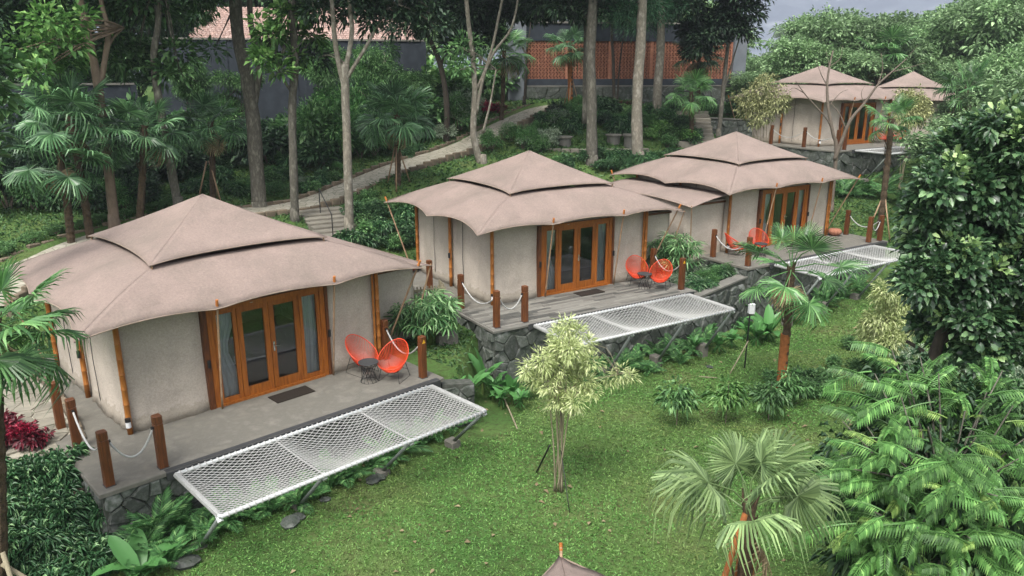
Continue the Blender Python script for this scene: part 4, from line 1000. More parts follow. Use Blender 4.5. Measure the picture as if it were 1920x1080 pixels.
def fan_palm(label, crown, base, n, size, mat, seed, trunk_r=.11, dead=2, group='fan palms in the garden', wrap=None, elev=(75, -35), name='fan_palm'):
    rr = random.Random(seed); crown, base = np.array(crown, float), np.array(base, float); t = thing(name, label, 'palm', base, 0, group); d = crown - base
    mb = MB(); pts = []; rs = []; k = 14
    for i in range(k + 1):
        f = i / k
        for df in (0, .5 / k):
            if f + df <= 1.0: pts.append(d * (f + df) + np.array([math.sin(f * 3) * .03, 0, -.1 if i == 0 and df == 0 else 0])); rs.append(trunk_r * (1.12 if df == 0 else .95) * (1.15 - .25 * f) * rr.uniform(.95, 1.06))
    mb.tube(pts, rs, 9)
    for i in range(26):       # ragged leaf bases
        f = rr.uniform(.55, 1); a = rr.uniform(0, 6.28); p = d * f; o = np.array([math.cos(a), math.sin(a), 0])
        mb.tube([p + o * trunk_r * .8, p + o * trunk_r * 1.25 + [0, 0, .1], p + o * trunk_r * 1.5 + [0, 0, .22]], [.028, .018, .006], 4)
    mb.build('trunk', 'palm_fibre', t)
    if wrap: MB().tube([d * 0, d * wrap], trunk_r * 1.25, 9).build('trunk_wrap', 'palm_wrap', t)
    for i in range(n):
        f = i / max(1, n - 1); el = elev[0] + (elev[1] - elev[0]) * f ** .8 + rr.uniform(-8, 8); az = i * 137.5 + rr.uniform(-20, 20); v = min(3, int(f * 3.6))
        o = obj('fan_leaf', FAN[mat][v], None, t, loc=d + np.array([0, 0, -.12 * f])); s = size * rr.uniform(.85, 1.12) * (.8 if i < 2 else 1)
        o.scale = (s, s, s); o.rotation_euler = (Matrix.Rotation(R(az), 3, 'Z') @ Matrix.Rotation(R(-el), 3, 'Y') @ Matrix.Rotation(R(rr.uniform(-25, 25)), 3, 'X')).to_euler()
    for i in range(dead):
        o = obj('dead_leaf', FAN['leaf_dead'][3], None, t, loc=d + np.array([0, 0, -.15])); s = size * rr.uniform(.6, .85); o.scale = (s, s, s)
        o.rotation_euler = (Matrix.Rotation(rr.uniform(0, 6.28), 3, 'Z') @ Matrix.Rotation(R(rr.uniform(50, 75)), 3, 'Y')).to_euler()
    return t
def stakes(c, r, h, label, mat='bamboo_pale', rad=.03, n=3, a0=0):
    t = thing('support_stakes', label, 'stakes', c)
    for k in range(n):
        a = a0 + 2 * math.pi * k / n; p = np.array([r * math.cos(a), r * math.sin(a), 0]); gzp = g1(c[0] + p[0], c[1] + p[1]) - c[2]
        MB().tube([p + [0, 0, gzp - .05], p * .12 + [0, 0, h]], rad, 7).build('stake', mat, t, smooth=True)
    return t
# feather leaf: arching midrib with two rows of leaflets
def feather_mesh(name, seed, length=1.0, n=16, leaflet=.28, arch=.35, hang=.3, width=.018, ang=55, taper=True):
    rr = random.Random(seed); mb = MB(); pts = []
    for i in range(9):
        u = i / 8; pts.append(np.array([length * u * (1 - .12 * arch * u), 0, arch * length * (u * .9 - u * u * 1.25)]))
    mb.tube(pts, [.011 * (1 - .8 * i / 8) + .002 for i in range(9)], 4, cap=False); vs = []; fs = []
    for i in range(n):
        u = .16 + .84 * (i + .5) / n; k = u * 8; j = min(7, int(k)); p = pts[j] + (pts[j+1] - pts[j]) * (k - j); ln = leaflet * ((math.sin(math.pi * (.12 + .82 * u)) ** .7) if taper else (1 if u < .85 else .8)) * rr.uniform(.9, 1.08)
        for s in (-1, 1):
            a = R(ang) * (1.05 - .35 * u); d = np.array([math.cos(a), s * math.sin(a), 0]); w = np.array([-math.sin(a) * s, math.cos(a), 0]) if s < 0 else np.array([math.sin(a), -math.cos(a), 0])
            m_ = p + d * ln * .45 + [0, 0, -hang * ln * .16]; tip = p + d * ln * (1 - .3 * hang) + np.array([0, 0, -hang * ln * .9]); q = len(vs)
            vs += [p, m_ + w * width, m_ + [0, 0, .006], m_ - w * width, tip]; fs += [(q, q+1, q+2), (q, q+2, q+3), (q+1, q+4, q+2), (q+2, q+4, q+3)]
    mb.add(vs, fs); return mb.mesh(name)
FERN = [feather_mesh('frond', s, .62, 17, .2, .5, .35, .013) for s in (1, 2, 3)]
for q in FERN: q.materials.append(MATS['leaf_fern'])
SPRAY = {}
for m_ in ('leaf_spray', 'leaf_spray_young'):
    SPRAY[m_] = [feather_mesh('leaf_spray', s, .66, 17, .17, .25, h, .0145, 66, False) for s, h in ((1, .75), (2, .9), (3, 1.0))]
    for q in SPRAY[m_]: q.materials.append(MATS[m_])
def rosette(name, label, base, meshes, n, size, elev, seed, cat='fern', group=None, part='frond', rise=0.0, crownh=0.0):
    rr = random.Random(seed); t = thing(name, label, cat, base, 0, group)
    for i in range(n):
        o = obj(part, rr.choice(meshes), None, t, loc=(rr.uniform(-.04, .04), rr.uniform(-.04, .04), crownh)); s = size * rr.uniform(.7, 1.15); o.scale = (s, s, s)
        o.rotation_euler = (Matrix.Rotation(R(i * 137.5 + rr.uniform(-25, 25)), 3, 'Z') @ Matrix.Rotation(R(-rr.uniform(*elev)), 3, 'Y') @ Matrix.Rotation(R(rr.uniform(-20, 20)), 3, 'X')).to_euler()
    return t
# broad blade leaf (banana, canna)
def blade_mesh(name, seed, length=.9, width=.15, stalk=.25, bend=.5):
    rr = random.Random(seed); mb = MB(); N = 10
    def cl(u): return np.array([length * (u * math.cos(bend * u * .7)), 0, -length * bend * u * u * .45])
    mb.tube([(-stalk, 0, 0), (0, 0, 0), cl(.5), cl(.98)], [.014, .012, .008, .003], 5)
    vs = []; fs = []
    for i in range(N + 1):
        u = i / N; c = cl(u); w = width * math.sin(math.pi * min(1, .06 + .94 * u)) ** .55 * (1 if u < .98 else .3); rip = .012 * math.sin(i * 2.3 + seed)
        vs += [c + [0, -w, w * .32 + rip], c + [0, -w * .5, w * .14], c + [0, 0, .004], c + [0, w * .5, w * .14], c + [0, w, w * .32 - rip]]
    for i in range(N):
        for k in range(4): q = i * 5 + k; fs.append((q, q+1, q+6, q+5))
    mb.add(vs, fs); me = mb.mesh(name); me.materials.append(MATS['leaf_banana']); me.polygons.foreach_set('use_smooth', [True] * len(me.polygons)); return me
BLADE = [blade_mesh('blade_leaf', s, .85, .15, .3, b) for s, b in ((1, .3), (2, .6), (3, .9))]
BLADE_S = [blade_mesh('blade_leaf', s, .42, .085, .25, b) for s, b in ((4, .5), (5, .9))]
# many-fingered strap leaf clump
def finger_mesh(name, seed, n=9, length=.34):
    rr = random.Random(seed); mb = MB(); mb.tube([(-.35, 0, -.02), (0, 0, 0)], .005, 4)
    vs, fs = [], []
    for i in range(n):
        a = R(-115 + 230 * i / (n - 1)); ln = length * rr.uniform(.85, 1.1); d = np.array([math.cos(a), math.sin(a), 0]); w = np.array([-math.sin(a), math.cos(a), 0]) * .019; q = len(vs)
        m_ = d * ln * .5 + [0, 0, .03]; e = d * ln * .88 + [0, 0, -.06]; tip = d * ln + [0, 0, -.13 * rr.uniform(.6, 1.4)]
        vs += [(0, 0, 0), m_ + w, m_ - w, e + w * .8, e - w * .8, tip]; fs += [(q, q+1, q+2), (q+1, q+3, q+4, q+2), (q+3, q+5, q+4)]
    mb.add(vs, fs); me = mb.mesh(name); me.materials.append(MATS['leaf_rhapis']); return me
FINGER = [finger_mesh('leaf_fan', s) for s in (1, 2, 3)]
def strap_clump(label, base, r, h, n, seed):
    rr = random.Random(seed); t = thing('strap_palm_clump', label, 'palm', base, 0, 'strap-leaved palm clumps'); st = MB()
    for i in range(n):
        a = rr.uniform(0, 6.28); q = math.sqrt(rr.uniform(0, 1)); z = h * (.35 + .65 * rr.random() * (1 - .35 * q)); p = np.array([math.cos(a) * r * q, math.sin(a) * r * q, z])
        o = obj('leaf_fan', FINGER[i % 3], None, t, loc=p); s = rr.uniform(.85, 1.3); o.scale = (s, s, s)
        o.rotation_euler = (Matrix.Rotation(a + rr.uniform(-.5, .5), 3, 'Z') @ Matrix.Rotation(R(-rr.uniform(-30, 45)), 3, 'Y') @ Matrix.Rotation(R(rr.uniform(-20, 20)), 3, 'X')).to_euler()
        if i % 3 == 0: st.tube([p * [.25, .25, 0] + [0, 0, -.05], p * [.5, .5, .6], p], .012, 4)
    st.build('canes', 'stem_green', t); return t
# ordinary shrubs
FOREST_SPEC = None
BUSH = {}
def bush_variant(key, leaf, L, Wd, per, spread, clumps, rz=.8, droop=.2, seeds=(1, 2), shell=.35):
    BUSH[key] = []
    for s in seeds:
        rr = random.Random(s * 31 + len(key)); bl = [((0, 0, .45 * rz), (.5, .5, .5 * rz))] + [((rr.uniform(-.4, .4), rr.uniform(-.4, .4), rr.uniform(.2, .7) * rz), (.35, .35, .32)) for _ in range(4)]
        me = crown_mesh(key, bl, clumps, per, spread, L, Wd, droop, .25, shell, s); me.materials.append(MATS[leaf])
        st = MB(); 
        for k in range(5): a = rr.uniform(0, 6.28); st.tube([(0, 0, -.1), (math.cos(a) * .12, math.sin(a) * .12, .2), (math.cos(a) * .3, math.sin(a) * .3, .5 * rz)], [.02, .014, .006], 4)
        sm = st.mesh('stems'); sm.materials.append(MATS['twig']); BUSH[key].append((me, sm))
def bush(key, base, size, label, group=None, zs=1.0, seed=0, name='shrub', cat='shrub'):
    rr = random.Random(seed); t = thing(name, label, cat, base, rr.uniform(0, 6.28), group); a, b = BUSH[key][seed % len(BUSH[key])]
    o = obj('crown', a, None, t); o.scale = (size, size, size * zs); o = obj('stems', b, None, t); o.scale = (size, size, size * zs); return t
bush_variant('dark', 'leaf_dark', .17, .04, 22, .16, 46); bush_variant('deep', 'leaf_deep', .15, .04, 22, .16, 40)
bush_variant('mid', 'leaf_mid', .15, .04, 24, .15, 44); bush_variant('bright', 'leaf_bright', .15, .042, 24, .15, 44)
bush_variant('lance', 'leaf_lance', .27, .026, 16, .12, 60, droop=.6, rz=.7); bush_variant('fine', 'leaf_fern', .10, .010, 60, .17, 48)
bush_variant('silver', 'leaf_silver', .10, .014, 40, .15, 48); bush_variant('red', 'leaf_red', .26, .045, 22, .14, 22, rz=.6, droop=.35)
bush_variant('maroon', 'leaf_maroon', .24, .05, 22, .14, 24, rz=.6, droop=.35); bush_variant('hedge', 'leaf_mid', .09, .018, 40, .12, 60, rz=.6)
bush_variant('round', 'leaf_bright', .11, .035, 26, .13, 50)
bush_variant('yellow', 'leaf_olive', .12, .017, 40, .15, 60, rz=1.0)
# ------------------------------------------------------------------ tall trees behind the tents
def st(*p): return [at(*q) for q in p]
TALL = [
 # label, base px, stems, bark, blobs, leaf
 ('pale forked tree trunk rising behind the roof by the red-leaved shrub', (215, 425, 26), [(st((215,425,26),(203,310,26),(190,200,26),(175,110,26),(150,0,26),(138,-90,26)), .17, .11), (st((187,165,26),(197,110,26.2),(203,60,26.3),(190,0,26.5),(185,-70,26.6)), .10, .06), (st((195,105,26.2),(212,72,26.4),(232,52,26.6)), .05, .03)], 'bark_tan',
  [B(130,-120,26,2.6),B(190,-170,27,2.4),B(40,-40,25.5,1.6),B(90,60,27.5,1.15),B(60,110,27.8,.9),B(130,120,28,.8),B(90,50,24.2,.65),B(55,95,24.2,.55),B(120,85,24.4,.5),B(70,140,24.4,.45),B(150,40,24.6,.4)], 'leaf_bright', 380, 26, .42, .30, .075),
 ('leaning slim tree trunk beside the fan palm clump', (336, 392, 27), [(st((336,392,27),(318,300,27),(300,200,27),(288,110,27),(296,50,27),(300,-60,27)), .16, .09)], 'bark_grey',
  [B(300,-110,27,2.2),B(270,20,27.5,.95),B(235,15,28,.9),B(330,110,27.6,.7),B(250,120,27.6,.95),B(215,100,28.6,.8),B(325,145,27.3,.55)], 'leaf_mid', 250, 26, .36, .30, .07),
 ('thickest dark tree trunk curving up behind the tents', (487, 398, 30), [(st((487,398,30),(480,300,30),(474,220,30),(462,140,30),(446,60,30),(438,-80,30)), .30, .22), (st((476,200,30),(486,120,30.2),(470,40,30.4),(468,-60,30.5)), .14, .09)], 'bark_grey',
  [B(440,-160,30,3.2),B(520,-130,30,2.2),B(385,10,30.5,.95),B(350,-10,30.5,1.0),B(400,95,30.6,.35),B(370,35,30.4,.6)], 'leaf_mid', 300, 26, .4, .28, .06),
 ('slim pale trunk carrying a bright leafy side branch', (553, 412, 28), [(st((553,412,28),(550,300,28),(548,200,28),(553,110,28),(548,0,28),(548,-80,28)), .155, .12), (st((549,175,28),(535,155,27.8),(522,130,27.7)), .06, .03)], 'bark_grey',
  [B(548,-120,28,2.0),B(510,70,27.6,.5),B(545,35,27.8,.6),B(500,115,27.5,.42),B(580,70,28.3,.45),B(525,140,27.5,.32),B(560,110,27.9,.35),B(480,50,27.6,.3)], 'leaf_bright', 230, 24, .32, .34, .07),
 ('straight pale trunk dividing into upright limbs above the garden steps', (655, 430, 27), [(st((655,430,27),(652,300,27),(647,170,27),(648,120,27)), .16, .13), (st((647,170,27),(630,90,27),(622,0,27),(618,-60,27)), .10, .06), (st((648,130,27),(660,60,27),(655,0,27),(660,-70,27)), .09, .06), (st((648,150,27),(685,90,27),(712,40,27.3),(735,5,27.5)), .07, .03)], 'bark_pale',
  [B(640,-90,27,2.3),B(705,45,27.6,.55),B(745,30,28,.7),B(790,20,28.4,.8),B(655,5,27.3,.7),B(590,115,28.5,.6),B(690,20,27.6,.8),B(600,25,27.4,.7),B(740,-10,28,1.0),B(560,10,29,.9),B(820,50,28.6,.6)], 'leaf_deep', 420, 26, .34, .24, .055),
 ('dark slender tree leaning beside the silver shrub', (835, 285, 39), [(st((835,285,39),(838,200,39),(825,120,39),(800,60,39),(770,-20,39)), .17, .09), (st((826,125,39),(850,60,39),(870,0,39)), .08, .05)], 'bark_dark',
  [B(830,40,39,1.6),B(880,30,38.6,1.4),B(800,0,39,1.5),B(770,50,39.4,1.2),B(930,20,39,1.5),B(860,80,39.2,.9),B(900,70,39,1.0),B(980,25,38.8,1.2)], 'leaf_deep', 520, 28, .4, .26, .06),
 ('multi-stemmed mottled tree at the bend of the path', (905, 308, 35), [(st((905,308,35),(888,255,35),(890,180,35),(887,110,35),(878,40,35),(870,-60,35)), .17, .08), (st((892,215,35),(905,150,35),(925,80,35),(945,-20,35)), .09, .05), (st((893,170,35),(925,100,35),(960,50,35),(975,-30,35)), .07, .04), (st((905,250,35),(920,190,35.2),(930,130,35.2)), .06, .03)], 'bark_pale',
  [B(880,-80,35,2.4),B(960,-60,35,2.2),B(870,95,35,.7),B(860,130,35,.6)], 'leaf_mid', 230, 26, .4, .26, .06),
 ('twin pale trunks growing side by side before the breeze-block screen', (1110, 308, 36), [(st((1110,308,36),(1109,200,36),(1107,100,36),(1112,0,36),(1112,-80,36)), .26, .20), (st((1098,232,37.5),(1100,130,37.5),(1100,40,37.3),(1090,-60,37.3)), .20, .14)], 'bark_grey',
  [B(1100,-110,36,3.2),B(1050,15,36.5,1.2),B(1010,10,37,1.2),B(1130,25,37,.9),B(1080,30,37.2,.8),B(1160,0,36.8,1.0)], 'leaf_deep', 460, 28, .45, .26, .06),
 ('straight whitish trunk beside the stone stools', (1196, 302, 36), [(st((1196,302,36),(1194,200,36),(1200,100,36),(1204,20,36),(1208,-80,36)), .27, .19)], 'bark_pale',
  [B(1205,-100,36,2.8),B(1175,35,36.6,1.0),B(1210,20,37,1.0)], 'leaf_blue', 300, 40, .42, .22, .022),
 ('grey mottled trunk in front of the screen wall beside the steps', (1233, 262, 42), [(st((1233,262,42),(1232,180,42),(1238,100,42),(1240,20,42),(1245,-60,42)), .26, .18)], 'bark_pale',
  [B(1240,30,42,1.5),B(1200,50,43,1.2),B(1170,25,43,1.0),B(1245,-60,42,2.5)], 'leaf_blue', 330, 40, .45, .22, .022),
 ('thin leaning grey trunk left of the far tent', (1347, 258, 42), [(st((1347,258,42),(1355,180,42),(1362,110,42),(1372,30,42),(1380,-50,42)), .13, .07), (st((1357,170,42),(1372,120,41.8),(1390,60,41.6)), .06, .03)], 'bark_grey',
  [B(1330,75,42,1.1),B(1310,95,42,.8),B(1350,40,42,1.0),B(1390,25,41.6,1.0),B(1345,-20,42,1.4),B(1300,60,42.4,.7),B(1380,60,41.8,.9),B(1400,-10,41.6,1.2),B(1280,20,42,1.0)], 'leaf_deep', 460, 28, .4, .26, .06),
 ('thin dark twin stems before the breeze-block screen', (1152, 200, 45), [(st((1152,196,45),(1150,120,45),(1147,60,45),(1150,-20,45)), .10, .06), (st((1157,195,45),(1162,120,45),(1172,50,45)), .06, .03)], 'bark_dark', [B(1150,-30,45,2.0)], 'leaf_dark', 120, 26, .4, .26, .06),
 ('small dark branching stem at the corner of the screen wall', (983, 195, 44.5), [(st((983,195,44.5),(986,140,44.5),(985,95,44.5)), .09, .06), (st((985,100,44.5),(992,70,44.5),(995,40,44.5)), .05, .02), (st((985,100,44.5),(975,75,44.5)), .05, .02)], 'bark_dark', [], 'leaf_dark', 0, 0, 0, 0, 0),
 ('old dark-leaved tree beside the lower boundary wall', (-60, 330, 26), [(st((-60,330,26),(-50,150,26),(-30,0,26),(0,-80,26)), .25, .15)], 'bark_grey', [B(-10,40,25,1.2),B(30,10,26,1.3),B(-20,110,25.5,.8),B(230,-40,28.5,1.6),B(250,10,29,1.1),B(330,-60,28.5,1.8)], 'leaf_deep', 330, 26, .4, .26, .065),
]
TCROWN_GROW = 1
for k, (lb, b_, stems, bark, blobs, leaf, cl, per, sp_, L_, w_) in enumerate(TALL):
    b3 = at(*b_); b3[2] = min(b3[2], g1(b3[0], b3[1]) + .25)
    tree('tall_tree', lb, b3, stems, bark, blobs, leaf, max(cl, 1), per, sp_, L_, w_, 100 + k, TGROUP)
# feathery bamboo-like trees before the tall boundary wall
for k, (px, py, Y, r) in enumerate([(600,150,38.5,1.0),(655,165,38.2,1.1),(705,125,39.2,1.0),(760,165,39.5,1.0),(625,105,39,.7),(445,170,37,.8),(350,150,37,.8)]):
    c = at(px, py, Y); b = np.array([c[0], c[1], g1(c[0], c[1])]); rr_ = random.Random(k)
    tree('feathery_tree', 'slender feathery light-green tree before the tall boundary wall', b, [([b, b + np.array([rr_.uniform(-.2, .2), 0, (c[2] - b[2]) * .5]), c + np.array([rr_.uniform(-.4, .4), 0, 0])], .04, .015) for _ in range(4)], 'bark_grey',
         [(c + np.array([rr_.uniform(-r, r), rr_.uniform(-.5, .5), rr_.uniform(-r, r * .8)]), (r * .55, r * .55, r * .4)) for _ in range(6)], 'leaf_mid', 150, 40, .3, .17, .016, 350 + k, 'feathery trees before the tall boundary wall', droop=.4, shell=.3, flat=2)
# bright leafy tree with glossy round leaves at the left edge
p = at(-10, 430, 15.5); tree('leafy_tree', 'bright round-leaved tree branch beside the fan palm clump', (p[0] - 1.2, p[1], g1(p[0] - 1.2, p[1])), [([(p[0]-1.2, p[1], g1(p[0]-1.2, p[1])), (p[0]-1.1, p[1], 2), at(-70, 230, 15)], .14, .06)], 'bark_tan',
     [B(-8, 125, 15, .3), B(0, 205, 15, .26), B(-35, 170, 15, .4), B(-12, 255, 15.2, .24), B(-50, 300, 15, .4)], 'leaf_mid', 46, 13, .24, .26, .085, 300)

# bare forked tree in front of the far tent
b3 = gnd(1572, 325); b3 = at(1566, 325, 34.5)
b3[2] = g1(b3[0], b3[1]); bs = [(st((1566,330,34.5),(1568,285,34.5),(1562,250,34.5),(1553,200,34.6),(1551,160,34.7),(1555,125,34.8),(1562,95,34.9)), .10, .03)]
for q, r0, r1 in [([(1565,300,34.5),(1578,265,34.4),(1595,225,34.3),(1620,195,34.2),(1645,160,34),(1672,135,33.9),(1700,110,33.8)], .10, .02), ([(1562,250,34.5),(1552,225,34.4),(1530,200,34.3),(1508,175,34.2),(1492,152,34)], .05, .012), ([(1585,240,34.4),(1575,215,34.5),(1558,193,34.6)], .04, .012),
                 ([(1645,160,34),(1655,130,34),(1652,100,34)], .03, .008), ([(1672,135,33.9),(1710,125,33.7),(1735,118,33.5)], .025, .006), ([(1508,175,34.2),(1490,165,34.2),(1478,170,34.2)], .02, .006), ([(1551,160,34.7),(1540,140,34.6),(1530,112,34.5)], .025, .006), ([(1553,200,34.6),(1575,175,34.6),(1590,168,34.5)], .02, .006),
                 ([(1620,195,34.2),(1615,175,34.2),(1622,160,34.2)], .02, .006), ([(1555,125,34.8),(1575,110,34.8),(1580,85,34.8)], .02, .006), ([(1700,110,33.8),(1720,85,33.6)], .015, .004), ([(1555,125,34.8),(1548,90,34.8)], .015, .004)]:
    bs.append((st(*q), r0, r1))
bs[0][0][0] = b3
tree('bare_tree', 'leafless forked tree in front of the far tent', b3, bs, 'twig', [], 'leaf_dark', 0, 0, 0, 0, 0, 310)

# ------------------------------------------------------------------ forest and far trees at the right
FOREST = []
for s in range(5):
    rr = random.Random(s + 50); bl = [((0, 0, 5.4), (1.9, 1.9, 1.6))]
    for _ in range(9): a = rr.uniform(0, 6.28); q = rr.uniform(.8, 2.0); bl.append(((math.cos(a) * q, math.sin(a) * q, rr.uniform(2.6, 6.3)), (rr.uniform(.8, 1.3),) * 2 + (rr.uniform(.6, .95),)))
    me = crown_mesh('forest_crown', bl, 210, 26, .36, .30, .07, .3, .25, .45, 60 + s); me.materials.append(MATS['leaf_forest'])
    tm = MB(); limb(tm, [(0, 0, -.4), (.1, 0, 1.5), (0, .1, 3), (.1, 0, 5.2)], .16, .05)
    for _ in range(5): a = rr.uniform(0, 6.28); limb(tm, [(0, 0, 2.4), (math.cos(a) * .8, math.sin(a) * .8, 3.6), (math.cos(a) * 1.6, math.sin(a) * 1.6, 4.6)], .06, .02, 5)
    tmm = tm.mesh('trunk'); tmm.materials.append(MATS['bark_grey']); FOREST.append((me, tmm))
def topy(px): return np.interp(px, [1300, 1385, 1430, 1475, 1500, 1540, 1600, 1690, 1770, 1830, 1920, 2050], [60, 108, 96, 82, 36, 24, 22, 34, 28, -6, -40, -60])
fi = 0
DARKF = []
for me, tm in FOREST[:3]:
    m2 = me.copy(); m2.materials.clear(); m2.materials.append(MATS['leaf_dark']); DARKF.append((m2, tm))
FL_ = {0: 'leafy forest tree rising behind the far tents', 1: 'leafy forest tree in the deeper row beyond the walls and far tents', 2: 'lower leafy tree in front of the forest beside the far tents'}
def forest_tree(px, ty, Y, row_):
    global fi
    p = at(px, ty, Y); b = g1(p[0], p[1]); h = max(2.5, p[2] - b); t = thing('forest_tree', FL_[row_], 'tree', (p[0], p[1], b), random.uniform(0, 6.28), ['forest front row', 'forest deep row', 'low forest edge trees'][row_])
    me, tm = FOREST[fi % 5]; fi += 1; s = h / 6.9; w = s * random.uniform(.95, 1.3) if s > .6 else s * 1.6
    o = obj('crown', me, None, t); o.scale = (w, w, s); o = obj('trunk', tm, None, t); o.scale = (s, s, s)
for px in range(1490, 2030, 46): forest_tree(px + random.uniform(-12, 12), topy(px) + random.uniform(0, 30), 57 + random.uniform(-3, 3), 0)
for px in range(1385, 2060, 44): forest_tree(px + random.uniform(-12, 12), topy(px) + random.uniform(-4, 12), 68 + random.uniform(-4, 6), 1)
for px, ty, Y in [(1395,150,52),(1420,172,50),(1448,150,54),(1470,135,55),(1500,120,54),(1395,205,47),(1435,120,60),(1585,95,53),(1650,105,55),(1690,110,58),(1745,105,56),(1785,150,50),(1830,120,50),(1875,120,46),(1915,90,44),(1850,170,42),(1900,160,38),(1935,215,33),(1880,230,35),(1835,215,38),(1955,130,36),(1800,190,44),(1780,250,34),(1830,290,31),(1895,300,29)]:
    forest_tree(px, ty, Y, 2)
for k, (px, ty, Y) in enumerate([(-60,-60,46),(10,-40,44),(75,-80,47),(140,-30,45),(205,-70,48),(265,-40,46),(320,-90,62),(390,-60,64),(470,-80,64),(640,-70,64),(720,-50,62),(-20,60,40),(60,90,41),(120,60,42),(190,90,42.5),(250,80,43)]):
    p = at(px, ty, Y); b = g1(p[0], p[1]); t = thing('shade_tree', 'dark leafy tree rising behind the boundary walls', 'tree', (p[0], p[1], b), k * 1.3, 'dark trees behind the boundary walls'); me, tm = DARKF[k % 3]; s = max(2, p[2] - b) / 6.9
    o = obj('crown', me, None, t); o.scale = (max(s, .75) * 1.2, max(s, .75) * 1.2, s); o = obj('trunk', tm, None, t); o.scale = (s, s, s)
for px, ty, Y in [(790,30,58),(845,0,60),(900,10,57),(960,-20,62),(1030,-30,62),(1110,-20,62),(1190,-40,63),(1260,-20,60),(1320,0,60),(1370,60,58)]: forest_tree(px, ty, Y, 1)
# far wood and mountain
rg = np.random.default_rng(5); Pw = []
V = []; F = []
for k in range(26):
    x = rg.uniform(10, 330); y = rg.uniform(95, 330)
mx_, my_ = 120, 30; V = []
for j in range(my_ + 1):
    for i in range(mx_ + 1):
        x = -900 + 3200 * i / mx_; y = 1050 + 900 * j / my_; v = j / my_
        h = v ** .8 * (240 + 60 * math.sin(i * .21 + 1) + 34 * math.sin(i * .53) + 16 * math.sin(i * 1.3 + j * .7) + 8 * math.sin(i * 2.9 + j * 1.7)) - 4
        V.append((x, y, h + 5))
F = [(j*(mx_+1)+i, j*(mx_+1)+i+1, (j+1)*(mx_+1)+i+1, (j+1)*(mx_+1)+i) for j in range(my_) for i in range(mx_)]
struct(obj('mountain', np_mesh('mountain', V, F), 'mountain', smooth=True))
# distant wood that reads as one mass
bl = []
for k in range(130):
    y = rg.uniform(95, 420); px = rg.uniform(1180, 2080); p = at(px, 140, y); r = rg.uniform(3.5, 6.5); bl.append(((p[0], p[1], rg.uniform(1.5, 3.5)), (r, r, r * .95)))
stuff(obj('distant_wood', crown_mesh('distant_wood', bl, 2600, 20, 1.3, 1.0, .35, .3, .25, .6, 8), 'leaf_forest'))
# ------------------------------------------------------------------ fan palms
def gb(p, dz=0.0): return np.array([p[0], p[1], g1(p[0], p[1]) + dz])
def palm_at(label, cpx, Y, basepx=None, n=16, size=1.0, mat='leaf_fan', seed=1, stake=None, **kw):
    c = at(*cpx, Y); b = gb(c) if basepx is None else gb(at(*basepx, Y)); t = fan_palm(label, c, b, n, size, mat, seed, **kw)
    if stake: stakes(b, .55, min(1.6, (c[2] - b[2]) * .6), stake, a0=seed)
    return t
palm_at('full fan palm with staked trunk beside the curved path', (742, 215), 31.5, (746, 340), 26, 1.22, 'leaf_fan_dark', 11, 'bamboo stakes propping the full fan palm beside the path', dead=4)
palm_at('fan palm with upright leaves behind the thick dark trunk', (395, 228), 30, (398, 370), 16, 1.05, 'leaf_fan_dark', 12, 'bamboo stakes propping the fan palm behind the thick trunk')
palm_at('large fan palm leaning over the lower boundary wall', (130, 215), 25.0, (160, 385), 16, 1.3, 'leaf_fan_dark', 13, elev=(70, -20))
palm_at('fan palm with hanging fans between the two slim trunks', (270, 235), 26.0, (255, 390), 14, 1.2, 'leaf_fan_dark', 14, elev=(50, -40))
palm_at('low fan palm with drooping fans beside the pale forked trunk', (112, 285), 24.6, (125, 400), 13, 1.25, 'leaf_fan_dark', 15, elev=(35, -45))
palm_at('small fan palm standing by the upper stone steps', (1296, 172), 40, (1297, 262), 16, 1.1, 'leaf_fan', 16)
palm_at('fan palm with sparse leaves in front of the breeze-block screen', (1068, 85), 43.5, (1070, 200), 13, 1.1, 'leaf_fan_dark', 17, 'bamboo stakes propping the palm before the breeze-block screen', dead=3, wrap=.9)
palm_at('fan palm at the end pier of the screen wall', (945, 95), 42, (940, 200), 14, 1.3, 'leaf_fan', 18)
palm_at('fan palm with shaded leaves in front of the right end of the breeze-block screen', (1310, 100), 43.5, (1312, 200), 12, 1.1, 'leaf_fan_dark', 19, dead=3)
palm_at('tall fan palm above the trees behind the far tents', (1652, 95), 54, None, 14, 1.7, 'leaf_fan', 20)
palm_at('fan palm with spreading leaves beside the pointed tent top', (1815, 165), 43, None, 14, 1.4, 'leaf_fan', 21)
palm_at('fan palm growing in front of the far hammock', (1672, 222), 31.5, (1657, 372), 10, .9, 'leaf_fan', 22, 'stakes propping the palm in front of the far hammock', dead=0)
# palm in the middle of the lawn edge, trunk wrapped in brown below
palm_at('fan palm with orange-wrapped trunk in front of the deep hammock', (1484, 500), 18.6, (1468, 690), 12, 1.12, 'long', 23, dead=2, wrap=.5, trunk_r=.095, elev=(72, -45))
# pale palm near the lawn with leaning props
c = at(1405, 940, 7.0); b = gb(c); fan_palm('pale drooping fan palm with orange props rising from the lawn', c, b, 10, .74, 'leaf_fan_pale', 24, trunk_r=.075, dead=1, elev=(74, 2))
t = thing('support_stakes', 'orange bamboo props tied to the pale drooping fan palm', 'stakes', b)
for dx, dy in ((-.75, .1), (.45, .25), (.1, .75)):
    MB().tube([(dx, dy, -.05), (dx * .06, dy * .06 - (.05 if dy < .2 else -.02), c[2] - b[2] - .12)], .033, 8).build('stake', 'palm_wrap', t, smooth=True)
